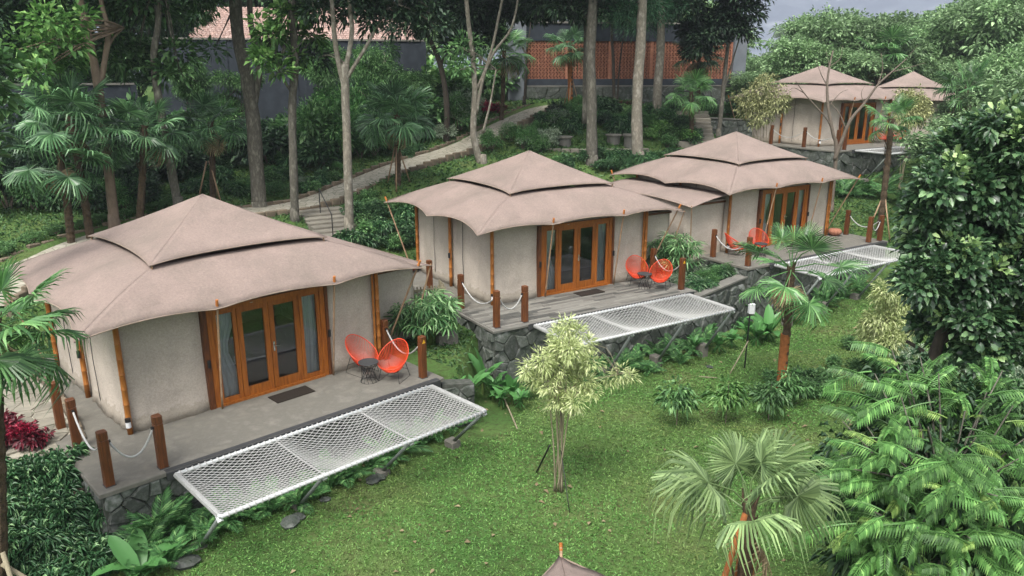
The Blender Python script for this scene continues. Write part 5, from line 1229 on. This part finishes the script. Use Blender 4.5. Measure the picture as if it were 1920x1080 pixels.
# palm at the left edge
c = at(-18, 612, 10.3); b = gb(at(-52, 900, 10.0)); fan_palm('fan palm with long fingers overhanging the deck beside the red-leaved shrub', c, b, 17, .95, 'leaf_fan', 25, trunk_r=.11, dead=1, elev=(60, -45))
t = thing('support_stakes', 'pale bamboo props tied to the palm trunk above the ground-cover bed', 'stakes', b)
MB().tube([(.62, -.35, -.05), (.30, -.10, 1.0)], .035, 8).build('stake', 'stem_pale', t, smooth=True); MB().tube([(1.0, .1, -.05), (.25, -.10, .8)], .035, 8).build('stake', 'stem_pale', t, smooth=True)

# ------------------------------------------------------------------ pale yellow-leaved tree on the lawn
b = onz(1047, 922, g1(.9, 13.6)); Y0 = b[1]
stems = []
for k in range(9):
    x0 = 1047 + random.uniform(-9, 9); x1 = 1047 + random.uniform(-30, 30); stems.append((st((x0, 922, Y0 + random.uniform(-.08, .08)), ((x0 + x1) / 2 + random.uniform(-4, 4), 830, Y0 + random.uniform(-.1, .1)), (x1, 730, Y0 + random.uniform(-.25, .25))), .018, .009))
stems.append((st((1060, 760, Y0), (1110, 715, Y0), (1160, 702, Y0)), .012, .006))
YB = [(1062,612,.14),(1050,632,.18),(1078,628,.16),(1040,660,.2),(1068,655,.22),(1098,648,.16),(1018,682,.2),(1048,692,.22),(1082,685,.22),(998,688,.14),(1108,678,.13),(1030,722,.2),(1062,722,.2),(1095,715,.18),(1005,712,.13),(1045,752,.16),(1078,752,.15),(1028,762,.1),(1112,735,.1),(1142,708,.1),(1165,702,.11),(1182,704,.07),(985,695,.09)]
tree('yellow_tree', 'pale yellow-leaved multi-stemmed young tree on the lawn', b, stems, 'stem_pale', [B(x, y, Y0 + random.uniform(-.35, .35), r, r) for x, y, r in YB], 'leaf_yellow', 330, 20, .12, .13, .0135, 401, droop=.12, shell=.3, twig_to_blobs=True, flat=2, twr=.006)
a = onz(1006, 886, b[2]); stick(a, at(1031, 835, Y0), .022, 'prop_stick', 'dark stick propping the pale yellow-leaved tree', 'stick', 'black_metal')
q = onz(1068, 962, b[2]); stick(q, at(1052, 845, Y0), .009, 'guy_stick', 'thin dark rod beside the pale yellow-leaved tree', 'stick', 'black_metal')
# smaller yellow trees
for lb, bp, Y, bl, leaf in [('pale olive-leaved bush beside the dense glossy tree', (1665, 660), 19.5, [(1650,600,.42),(1680,570,.35),(1660,545,.28),(1640,625,.33),(1690,610,.4),(1670,640,.35)], 'leaf_yellow'),
                      ('pale olive-leaved tree against the far tent wall', (1435, 265), 39, [(1430,175,.9),(1410,195,.7),(1455,190,.8),(1440,155,.5),(1425,215,.7),(1395,190,.5)], 'leaf_olive'),
                      ('pale olive-leaved tree beside the far orange chairs', (1700, 255), 38, [(1715,190,.6),(1705,215,.6),(1725,210,.55),(1695,180,.4)], 'leaf_olive')]:
    bb_ = gb(at(*bp, Y)); stm = [([bb_, bb_ + np.array([random.uniform(-.1, .1), 0, .5]), at(x, y, Y)], .025, .01) for x, y, r in bl]
    tree('olive_bush', lb, bb_, stm, 'stem_pale', [B(x, y, Y + random.uniform(-.3, .3), r, r) for x, y, r in bl], leaf, 330 if Y < 30 else 220, 18, .14 if Y < 30 else .22, .14 if Y < 30 else .17, .016 if Y < 30 else .03, 402 + int(Y), droop=.35, shell=.25, cat='tree', twig_to_blobs=False, flat=2)

# ------------------------------------------------------------------ dense glossy tree
Yd = 13.2; base = gb(at(1745, 690, Yd)); cl_me = {}
def cluster_mesh(name, mat, seed, n=44, r=.36, L=.135, Wd=.036):
    rg = np.random.default_rng(seed); d = rand_dirs(n, rg); d[:, 2] = np.abs(d[:, 2]) * .9 - .15; P = d * rg.uniform(.15, 1, (n, 1)) * r * .7
    V, F = leaf_arrays(P, d + [0, 0, .25], L * rg.uniform(.75, 1.2, n), Wd * rg.uniform(.8, 1.15, n), .12, .3, rg)
    # rounder leaf: split at two stations
    D = unit(d + [0, 0, .25]); s = unit(np.cross(D, rg.normal(0, .4, (n, 3)) + [0, 0, 1])); nn = np.cross(s, D); Ls = (L * rg.uniform(.75, 1.2, n))[:, None]; W2 = (Wd * rg.uniform(.85, 1.2, n))[:, None]
    v = np.stack([P, P + D*Ls*.35 + s*W2*.8 + nn*W2*.25, P + D*Ls*.72 + s*W2 + nn*W2*.25, P + D*Ls - [0, 0, .02], P + D*Ls*.72 - s*W2 + nn*W2*.25, P + D*Ls*.35 - s*W2*.8 + nn*W2*.25, P + D*Ls*.5], 1).reshape(-1, 3)
    b = np.arange(n)[:, None] * 7; F = np.concatenate([b + q for q in ([0,1,6],[1,2,6],[2,3,6],[3,4,6],[4,5,6],[5,0,6])], 1).reshape(-1, 3)
    me = np_mesh(name, v, F); me.materials.append(MATS[mat]); return me
CLU = [cluster_mesh('leaf_cluster', 'leaf_glossy', s) for s in (1, 2, 3)]; CLN = [cluster_mesh('leaf_cluster', 'leaf_glossy_pale', 9, 20, .2)]
def cluster_tree(name, label, base, stems, bark, blobs, n_parts, n_rest, seed, young=.12, sc=1.0, rest_leaf='leaf_glossy', rest=(.15, .045)):
    rg = np.random.default_rng(seed); base = np.array(base, float); t = thing(name, label, 'tree', base); mb = MB()
    for pts, r0, r1 in stems: limb(mb, [np.array(p) - base for p in pts], r0, r1, 9)
    mb.build('trunk', bark, t, smooth=True); bl = [(np.array(c) - base, r) for c, r in blobs]; ar = np.array([r[0] ** 2 for c, r in bl]); ar /= ar.sum(); cam_l = np.array([0, 0, CAMZ]) - base
    got = 0
    while got < n_parts:
        k = rg.choice(len(bl), p=ar); c, r = bl[k]; d = rand_dirs(1, rg)[0]
        v = cam_l - c; v /= np.linalg.norm(v)
        if d @ v < -.25: continue
        p = c + d * np.array(r) * rg.uniform(.86, 1.1)
        if any((((p - c2) / np.array(r2)) ** 2).sum() < .55 for j, (c2, r2) in enumerate(bl) if j != k): continue
        yng = rg.random() < young * (1.6 if d[2] > .2 else .3); o = obj('leaf_cluster', (CLN if yng else CLU)[int(rg.integers(0, 1 if yng else 3))], None, t, loc=p); s = sc * rg.uniform(.8, 1.25); o.scale = (s, s, s)  # paler clusters are more frequent on upward-facing spots of the crown
        z = Vector(d) * .8 + Vector((0, 0, .6)); o.rotation_euler = (z.to_track_quat('Z', 'Y').to_matrix() @ Matrix.Rotation(rg.uniform(0, 6.28), 3, 'Z')).to_euler(); got += 1
    if n_rest: stuff(obj('inner_foliage', crown_mesh(name + '_inner', bl, n_rest, 20, .22 * sc, rest[0] * sc, rest[1] * sc, .15, .3, .55, seed + 1, 2), rest_leaf, t))
    return t
DB_ = [(1770,285,.42),(1812,262,.5),(1860,250,.55),(1905,268,.6),(1745,330,.4),(1795,330,.55),(1850,330,.7),(1910,345,.8),(1725,385,.38),(1770,395,.5),(1830,410,.75),(1895,430,.85),(1720,450,.42),(1765,470,.5),(1815,500,.65),(1880,520,.85),(1715,515,.36),(1755,545,.45),(1800,580,.55),(1860,600,.65),(1920,590,.75),(1735,590,.3),(1775,625,.36),(1835,640,.4),(1940,480,.9),(1950,350,.9),(1940,250,.6),(1700,420,.22),(1835,222,.25),(1880,212,.3)]
cluster_tree('glossy_tree', 'dense dark tree with round glossy leaves beside the olive bush', base, [(st((1745,690,Yd),(1760,640,Yd),(1790,560,Yd),(1820,450,Yd)), .12, .06), (st((1745,690,Yd),(1730,660,Yd),(1700,640,Yd)), .07, .03), (st((1765,640,Yd),(1850,580,Yd+.2),(1900,500,Yd)), .08, .04)], 'bark_dark',
             [B(x + 18, y + 10, Yd + (x % 7 - 3) * .2, r * .9, r * .82) for x, y, r in DB_], 300, 1500, 77, .4, 1.02)

# ------------------------------------------------------------------ tree with combed feather leaves
Yl = 8.6; base = gb(at(1770, 1130, Yl)); rr = random.Random(5)
t = thing('feather_leaf_tree', 'spreading tree with rows of drooping combed leaflets beside the pale fan palm', 'tree', base); mb = MB(); tips = []
LB = [(1672,655,9.7),(1725,668,9.6),(1880,695,9.4),(1640,700,9.3),(1760,700,9.2),(1850,735,9.2),(1690,745,9.0),(1620,790,8.9),(1580,790,8.8),(1900,760,9.0),(1655,840,8.5),(1740,800,8.6),(1830,820,8.5),(1910,860,8.4),(1600,880,8.4),(1690,900,8.1),(1780,900,7.9),(1870,930,7.8),(1640,960,8.0),(1720,990,7.7),(1820,1010,7.6),(1910,1020,7.6),(1600,1000,8.3),(1660,1060,7.9),(1760,1080,7.5),(1870,1090,7.5),(1700,700,9.4),(1810,770,8.9),(1575,850,8.7),(1940,940,7.9),(1950,800,8.8),(1625,1040,8.2),(1680,800,8.7),(1780,850,8.2)]
trunk_top = at(1765, 900, 8.9) - base; limb(mb, [(0, 0, -.2), trunk_top * .5, trunk_top], .09, .05)
cen = at(1765, 900, 8.9) - base
n_sp = 0
for px, py, Y in LB:
    e = at(px, py, Y) - base; s0 = trunk_top * rr.uniform(.6, 1.0); m_ = (s0 + e) / 2 + [0, 0, .1]; limb(mb, [s0, m_, e], .022, .007, 5)
    for k in range(9):
        f = rr.uniform(.45, 1.0); p = s0 + (e - s0) * f + np.array([rr.uniform(-.1, .1), rr.uniform(-.1, .1), rr.uniform(-.05, .12)]); az = math.atan2(e[1] - cen[1], e[0] - cen[0]) + rr.uniform(-1.5, 1.5)
        yng = rr.random() < .10; o = obj('leaf_spray', SPRAY['leaf_spray_young' if yng else 'leaf_spray'][k % 3], None, t, loc=p); s = rr.uniform(.65, 1.1) * (.7 if yng else 1); o.scale = (s, s, s)
        o.rotation_euler = (Matrix.Rotation(az, 3, 'Z') @ Matrix.Rotation(R(-rr.uniform(-20, 28)), 3, 'Y')).to_euler(); n_sp += 1
mb.build('trunk', 'bark_grey', t, smooth=True)
bl = [(at(px + 10, py + 50, Y + .45) - base, (.42, .42, .3)) for px, py, Y in LB]
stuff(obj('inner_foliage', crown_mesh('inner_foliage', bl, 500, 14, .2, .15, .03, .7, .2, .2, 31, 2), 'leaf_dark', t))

# ------------------------------------------------------------------ clumps by the decks
p = onz(795, 655, -.42); strap_clump('bushy strap-leaved palm clump between two decks beside the slatted screen', (p[0], p[1] + .4, g1(p[0], p[1] + .4)), .72, 1.5, 90, 1)
p = at(1263, 500, 25.6); strap_clump('bushy strap-leaved palm clump behind the plank-deck chairs', gb(p), .8, 1.55, 80, 2)
bp_ = [(885,745,.62,'banana plant with one tall upright leaf before the stone wall'),(925,752,.6,'broad-leaved canna clump before the stone wall'),(960,760,.55,'broad-leaved canna clump before the stone wall'),(990,752,.5,'broad-leaved canna clump before the stone wall'),(860,770,.5,'broad-leaved canna clump before the stone wall'),
       (1440,640,.8,'broad-leaved heliconia clump beside the white box light'),(1418,650,.7,'broad-leaved heliconia clump beside the white box light'),(1395,600,.75,'broad-leaved heliconia clump beside the white box light'),(1345,665,.6,'broad-leaved canna beneath the plank-deck hammock'),(1370,655,.6,'broad-leaved canna beneath the plank-deck hammock'),(1300,668,.5,'broad-leaved canna beneath the plank-deck hammock'),(1330,640,.5,'broad-leaved canna beneath the plank-deck hammock'),(1400,640,.6,'broad-leaved heliconia clump beside the white box light'),(940,770,.45,'broad-leaved canna clump before the stone wall'),(975,772,.45,'broad-leaved canna clump before the stone wall')]
for k, (px, py, s, lb) in enumerate(bp_):
    c = gnd(px, py); t = rosette('broad_leaf_plant', lb, c, BLADE_S if k not in (0, 1, 2, 5) else BLADE, 10 if k else 5, s * (2.0 if k not in (0, 1, 2, 5) else 1.35), (30, 80), 500 + k, 'plant', 'broad-leaved plants along the walls', 'blade_leaf', crownh=.3)
    MB().tube([(0, 0, -.05), (0, 0, .28)], [.04, .02], 6).build('stem', 'stem_green', t)
c = gnd(905, 742); t = thing('banana_plant', 'young banana plant with a pale upright leaf before the stone wall', 'plant', c)
MB().tube([(0, 0, -.05), (.02, 0, .5)], [.05, .03], 7).build('stem', 'stem_green', t)
for az, el, s in ((200, 84, 1.15), (150, 62, 1.0), (320, 55, .8), (20, 45, .85)):
    o = obj('blade_leaf', BLADE[0], None, t, loc=(.02, 0, .45)); o.scale = (s,) * 3; o.rotation_euler = (Matrix.Rotation(R(az), 3, 'Z') @ Matrix.Rotation(R(-el), 3, 'Y')).to_euler()
c = gnd(262, 1085); t = rosette('broad_leaf_plant', 'large bright paddle-leaved plant below the stone deck corner', c, BLADE, 7, .95, (15, 55), 520, 'plant', None, 'blade_leaf', crownh=.1)
# feather ferns under the first hammock, and along the other walls
k = 0
for px, py, s in [(300,1015,1.15),(345,1000,1.1),(270,1040,.9),(390,1010,.8),(420,985,.9),(455,970,.8),(480,960,.7),(505,965,.8),(560,950,.8),(585,935,.7),(620,915,.9),(650,905,.9),(690,880,.8),(725,865,1.0),(752,850,1.0),(790,835,.8),(815,820,.8),(850,800,.9),(230,1060,.9),(320,1060,.8)]:
    k += 1; rosette('feather_fern', 'small feather-leaved palm beneath the wide hammock', gnd(px, py), FERN, 12, s * 1.25, (15, 75), 600 + k, 'fern', 'feather palms beneath the wide hammock')
for px, py, s in [(1130,705,1.2),(1165,692,1.3),(1195,690,1.2),(1230,672,1.4),(1260,672,1.3),(1290,660,1.4),(1320,650,1.3),(1100,722,1.0),(1150,715,.9),(1215,700,.9),(1275,685,.9)]:
    k += 1; rosette('feather_fern', 'small feather-leaved palm beneath the plank-deck hammock', gnd(px, py), FERN, 10, s, (15, 75), 600 + k, 'fern', 'feather palms beneath the plank-deck hammock')
for px, py, s in [(1500,590,1.4),(1540,575,1.4),(1580,560,1.3),(1475,600,1.3),(1610,545,1.3),(1560,560,1.5)]:
    k += 1; rosette('feather_fern', 'feather-leaved palm below the deep hammock', gnd(px, py), FERN, 11, s, (15, 75), 600 + k, 'fern', 'feather palms below the deep hammock')
for px, py, s in [(1590,385,2.0),(1625,350,2.0),(1660,330,2.0),(1700,335,2.0),(1740,330,2.0),(1575,360,1.8)]:
    k += 1; rosette('feather_fern', 'feather-leaved palm below the far terrace', gb(at(px, py, 36.5)), FERN, 11, s, (15, 75), 600 + k, 'fern', 'feather palms below the far terrace')
# ground-cover bed at the deck corner
for k in range(46):
    x, y = random.uniform(0, 1), random.uniform(0, 1); px = -60 + 265 * x; py = 900 + 230 * y
    if px > 195 - (1010 - py) * .35 and py < 1010: px -= 60
    c = gnd(px, py, 5); bush('lance', c, random.uniform(.6, .85), 'lance-leaved ground-cover shrub below the deck corner', 'lance-leaved shrubs below the deck corner', .85, 700 + k)
for k, (px, py, Y, s) in enumerate([(26,812,13.2,.62),(58,802,13.2,.5),(5,800,13.6,.65)]): bush('maroon', gb(at(px, py, Y)), s, 'maroon and red leaved shrub beside the deck', 'red-leaved shrubs beside the deck', 1.1, 760 + k)
bush('red', gb(at(36, 788, 13.2), .25), .4, 'bright crimson leaved shrub top beside the deck', None, 1, 764)
bush('red', at(912, 212, 43), .8, 'small crimson shrub at the bend of the path', None, 1.1, 765); bush('maroon', at(928, 212, 43.5), .9, 'dull red shrub behind the small crimson shrub', None, .9, 766)
for k, px in enumerate((1150, 1170, 1190)): bush('maroon', at(px, 200, 45.3), .9, 'low red-leaved shrub at the foot of the screen wall', 'red shrubs at the screen wall', .5, 767 + k)

# saplings on the lawn
for k, (px, py, tp, leaf, lb) in enumerate([(1268,800,718,'leaf_mid','leafy sapling with light drooping leaves on the lawn'),(1360,795,715,'leaf_bright','yellow-green sapling on the lawn beside the lying stick'),(1440,790,720,'leaf_mid','bushy sapling behind the pale fan palm'),(1475,760,700,'leaf_mid','dark bushy sapling in front of the orange-wrapped palm')]):
    b = gnd(px, py); h = at(px, tp, b[1])[2] - b[2]; t = thing('sapling', lb, 'sapling', b, 0); mb = MB(); limb(mb, [(0, 0, -.05), (.01, .01, h * .5), (0, 0, h)], .014, .006, 5); mb.build('trunk', 'twig', t)
    obj('crown', crown_mesh('sapling_crown', [((0, 0, h * .85), (.28, .28, .24)), ((.14, .05, h * .6), (.32, .32, .18)), ((-.15, -.05, h * .68), (.3, .3, .18))], 46, 7, .15, .18, .034, .5, .25, .2, 800 + k, 2), leaf, t)
for k, (px, py, s) in enumerate([(1520,730,.75),(1500,745,.65),(1540,720,.6),(1590,655,.5),(1550,745,.6),(1560,690,.45),(1430,745,.55),(1600,700,.5),(1450,720,.5)]): bush('mid', gnd(px, py), s, 'low leafy bush on the lawn in front of the orange-wrapped palm', 'low bushes on the lawn', .9, 820 + k)
for k, (px, py, s) in enumerate([(1700,690,.9),(1650,700,.8),(1740,720,.9),(1790,700,.9),(1840,690,1.0),(1690,650,.8),(1890,690,1.1),(1640,760,.5),(1910,760,.8),(1880,730,1.0),(1840,720,.9),(1760,690,.7),(1920,700,1.2),(1950,730,1.2),(1720,760,.6),(1680,720,.7),(1870,760,.8)]): bush(['silver', 'mid', 'fine'][k % 3], gnd(px, py), s, 'loose leafy bush below the dense glossy tree', 'bushes below the dense glossy tree', 1, 830 + k)
# shrubs on the bank between plank deck and fan palm
for k in range(22):
    u = random.random(); p = TW(1, DR + .3 + 2.6 * u, DF + random.uniform(.7, 2.0)); bush(['fine', 'lance', 'silver'][k % 3], gb(p), random.uniform(.5, .75), 'ferny bank shrub above the long retaining wall', 'bank shrubs above the long retaining wall', .75, 850 + k)

# ------------------------------------------------------------------ planting behind the tents
def scatter(region, n, kinds, smin, smax, label, group, zs=1.0, seed=0, Y=None):
    rr = random.Random(seed)
    for k in range(n):
        px, py = rr.uniform(region[0], region[1]), rr.uniform(region[2], region[3]); c = gnd(px, py, 18) if Y is None else gb(at(px, py, rr.uniform(*Y)))
        if c[1] > 80: continue
        dd = np.min(np.hypot(*(PQ - c[:2]).T))
        if dd < 1.35: continue
        if any(abs((rot(-R(T_[3])) @ (c[:2] - np.array(T_[:2])))[0]) < 4.6 and abs((rot(-R(T_[3])) @ (c[:2] - np.array(T_[:2])))[1]) < 4.0 for T_ in TP): continue
        bush(rr.choice(kinds), c, rr.uniform(smin, smax), label, group, zs, rr.randrange(1000))
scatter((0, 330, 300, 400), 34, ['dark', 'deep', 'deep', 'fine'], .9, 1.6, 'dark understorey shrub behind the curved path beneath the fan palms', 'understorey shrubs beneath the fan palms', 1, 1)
scatter((20, 240, 425, 455), 0, ['hedge'], .5, .6, '', '', 1, 2)
scatter((350, 640, 300, 370), 22, ['fine', 'lance', 'dark'], .6, 1.0, 'low ferny shrub on the dark grass behind the path', 'ferny shrubs behind the path', .7, 3)
scatter((500, 700, 330, 385), 14, ['silver', 'mid', 'lance'], .6, .9, 'pale-leaved border shrub along the path kerb', 'border shrubs along the path kerb', .9, 4)
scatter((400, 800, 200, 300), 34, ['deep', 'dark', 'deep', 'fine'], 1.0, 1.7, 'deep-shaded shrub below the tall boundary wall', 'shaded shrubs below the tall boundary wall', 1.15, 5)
scatter((760, 960, 190, 285), 22, ['fine', 'mid', 'silver', 'dark'], .8, 1.3, 'mixed shrub beside the multi-stemmed tree', 'mixed shrubs by the multi-stemmed tree', 1, 6)
scatter((755, 830, 280, 312), 10, ['lance', 'silver'], .6, .9, 'grey-green strap shrub edging the path', 'strap shrubs edging the path', .7, 7)
scatter((1010, 1260, 205, 250), 34, ['deep', 'lance', 'dark', 'fine'], .8, 1.2, 'dark bank shrub below the screen wall', 'bank shrubs below the screen wall', .9, 8)
scatter((950, 1060, 235, 290), 16, ['fine', 'silver', 'mid'], .8, 1.2, 'feathery grey shrub inside the bend of the path', 'feathery shrubs inside the path bend', 1, 9)
scatter((1030, 1260, 292, 322), 26, ['lance', 'dark', 'mid'], .6, .9, 'strap-leaved border plant behind the pale trunks', 'border plants behind the pale trunks', .7, 10)
scatter((1220, 1300, 235, 285), 12, ['bright', 'mid', 'dark'], .8, 1.1, 'leafy shrub beside the upper stone steps', 'shrubs beside the upper steps', .9, 11)
scatter((1320, 1400, 190, 220), 10, ['dark', 'mid'], .7, 1.0, 'leafy shrub above the rubble stone wall', 'shrubs above the rubble wall', .8, 12)
scatter((650, 770, 390, 470), 18, ['dark', 'lance', 'mid'], .55, .9, 'dark shrub on the grass bank behind the leaning eave pole', 'shrubs on the bank behind the eave pole', .8, 13)
scatter((0, 300, 60, 200), 0, ['deep'], 2, 3, '', '', 1, 14)
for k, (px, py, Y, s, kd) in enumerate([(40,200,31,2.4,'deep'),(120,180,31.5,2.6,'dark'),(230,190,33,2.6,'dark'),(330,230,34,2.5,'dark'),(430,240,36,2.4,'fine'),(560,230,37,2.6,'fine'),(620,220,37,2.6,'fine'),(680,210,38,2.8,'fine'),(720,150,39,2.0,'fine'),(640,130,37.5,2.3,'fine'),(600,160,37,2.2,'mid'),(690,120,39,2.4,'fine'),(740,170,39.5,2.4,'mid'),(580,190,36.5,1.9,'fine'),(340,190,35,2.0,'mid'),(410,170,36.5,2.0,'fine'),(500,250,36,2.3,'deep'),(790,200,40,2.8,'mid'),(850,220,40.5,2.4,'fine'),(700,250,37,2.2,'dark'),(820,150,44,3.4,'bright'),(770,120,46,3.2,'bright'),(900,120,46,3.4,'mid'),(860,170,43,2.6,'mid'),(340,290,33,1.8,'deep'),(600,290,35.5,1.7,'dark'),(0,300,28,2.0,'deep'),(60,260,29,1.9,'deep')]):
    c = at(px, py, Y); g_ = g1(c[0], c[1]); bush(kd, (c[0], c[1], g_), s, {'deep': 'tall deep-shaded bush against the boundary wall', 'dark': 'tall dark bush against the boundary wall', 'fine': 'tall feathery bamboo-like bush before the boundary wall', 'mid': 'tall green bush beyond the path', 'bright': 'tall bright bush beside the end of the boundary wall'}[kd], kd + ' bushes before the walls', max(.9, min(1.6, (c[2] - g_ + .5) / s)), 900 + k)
bush('silver', gnd(862, 245, 30), 1.9, 'big silvery loose shrub beside the path bend', None, 1.3, 950); bush('silver', at(1000, 282, 38), 1.3, 'grey-leaved shrub at the inner corner of the path', None, .8, 951)
# clipped hedge on the kerb above the left path
d_ = np.r_[0, np.cumsum(np.hypot(*np.diff(PQ, axis=0).T))]; T_ = np.gradient(PQ, axis=0); T_ /= np.linalg.norm(T_, axis=1)[:, None]
for k in range(15):
    i = int(np.interp(.6 + k * .62, d_, np.arange(len(PQ)))); p = PQ[i] + np.array([-T_[i][1], T_[i][0]]) * 1.35; bush('hedge', (p[0], p[1], max(PZ[i], g1(*p)) + .02), .62, 'low clipped hedge plant along the kerb of the curved path', 'hedge along the curved path', .7, 960 + k, 'hedge_plant', 'hedge')

# ------------------------------------------------------------------ grass, litter, stones
def blades(n, xr, yr, cond, L, Wd, seed, falloff=1.4, y0=9.0, up=(.5, 1.0)):
    rg = np.random.default_rng(seed); X = np.stack([rg.uniform(*xr, n), rg.uniform(*yr, n)], 1); dist = np.hypot(X[:, 0], X[:, 1])
    keep = rg.random(n) < (y0 / np.maximum(dist, y0)) ** falloff; X = X[keep]
    inv = np.abs(X[:, 0]) < X[:, 1] * .74 + 1.5; X = X[inv]; X = X[cond(X)]; z = gz(X); P = np.column_stack([X, z - .006]); m_ = len(P); D = rg.normal(0, 1, (m_, 3)); D[:, 2] = rg.uniform(*up, m_) * 1.3; sc = (np.maximum(np.hypot(X[:, 0], X[:, 1]), y0) / y0) ** .45
    return leaf_arrays(P, D, L * rg.uniform(.6, 1.4, m_) * sc, Wd * rg.uniform(.7, 1.3, m_) * sc, .25, .3, rg)
def not_deck(X):
    ok = np.ones(len(X), bool)
    for T_ in TP:
        q = (X - np.array(T_[:2])) @ rot(R(T_[3])); ok &= ~((q[:, 0] > DL - .02) & (q[:, 0] < DR + .75) & (q[:, 1] > DF - .02) & (q[:, 1] < DB + .02))
    for Q in (PQ, LQ):
        for i in range(0, len(Q), 3): ok &= np.hypot(X[:, 0] - Q[i, 0], X[:, 1] - Q[i, 1]) > .98
    return ok
def bed(X):      # bare planting strip along the foot of the walls
    return front_dist(X)
V, F = blades(620000, (-8, 19), (5, 36), lambda X: (front_dist(X) < -.95 + .25 * np.sin(X[:, 0] * 3) * np.cos(X[:, 1] * 2.3)) & (front_dist(X) > -40) & not_deck(X), .062, .010, 21)
stuff(obj('grass', np_mesh('grass', V, F), 'grass'))
V, F = blades(260000, (-26, 26), (14, 52), lambda X: (front_dist(X) > .3) & not_deck(X), .16, .018, 22, 1.0, 18)
stuff(obj('ground_cover', np_mesh('ground_cover', V, F), 'under_grass'))
V, F = blades(9000, (-8, 16), (6, 30), lambda X: (front_dist(X) < -.1) & (front_dist(X) > -.95) & not_deck(X), .09, .03, 23, 1.2, 9, (-.1, .3)); stuff(obj('leaf_litter', np_mesh('leaf_litter', V, F), 'leaf_dead'))
V, F = blades(260, (-6, 14), (8, 26), lambda X: (front_dist(X) < -1.0) & not_deck(X), .10, .03, 24, .5, 9, (-.05, .15)); V[:, 2] += .05; stuff(obj('fallen_leaves', np_mesh('fallen_leaves', V, F), 'leaf_dead'))
sm = MB().lathe([(.02, -.05), (.10, 0), (.12, .05), (.07, .10), (.01, .11)], 7).mesh('garden_stone'); sm.materials.append(MATS['stone'])
for k, (px, py, s) in enumerate([(545,985,1.5),(560,972,1.0),(350,1062,1.6),(700,905,1.3),(712,898,1.0),(610,940,.8),(880,765,.9),(1330,690,.8)]):
    c = gnd(px, py); o = obj('garden_stone', sm, None, loc=c, rz=k); o.scale = (s, s * 1.3, s * .8); tag(o, 'small loose stone at the planting strip below the decks', 'stone', 'loose stones below the decks')

# ------------------------------------------------------------------ haze and smoke
def volume(name, mn, mx, dens, col, aniso=.2):
    m, nt, n, l = nodes(name); v = n.new('ShaderNodeVolumePrincipled'); v.inputs['Density'].default_value = dens; v.inputs['Color'].default_value = rgba(col); v.inputs['Anisotropy'].default_value = aniso
    o = n.new('ShaderNodeOutputMaterial'); l.new(v.outputs[0], o.inputs['Volume'])
    return stuff(MB().box(mn[0], mx[0], mn[1], mx[1], mn[2], mx[2]).build(name, name))
if HAZE: volume('haze', (-1600, -700, -30), (2400, 2100, 420), .0006, (.80, .88, 1.0))
m, nt, n, l = nodes('smoke'); v = n.new('ShaderNodeVolumePrincipled'); v.inputs['Density'].default_value = .07; v.inputs['Color'].default_value = (.9, .93, 1, 1); o_ = n.new('ShaderNodeOutputMaterial'); l.new(v.outputs[0], o_.inputs['Volume'])
c = at(1452, 100, 61); stuff(MB().lathe([(.05, -2.2), (.3, -1.6), (.5, -.8), (.7, 0), (.95, .8), (.8, 1.5), (.5, 2.0), (.05, 2.4)], 14, c).build('smoke', 'smoke'))
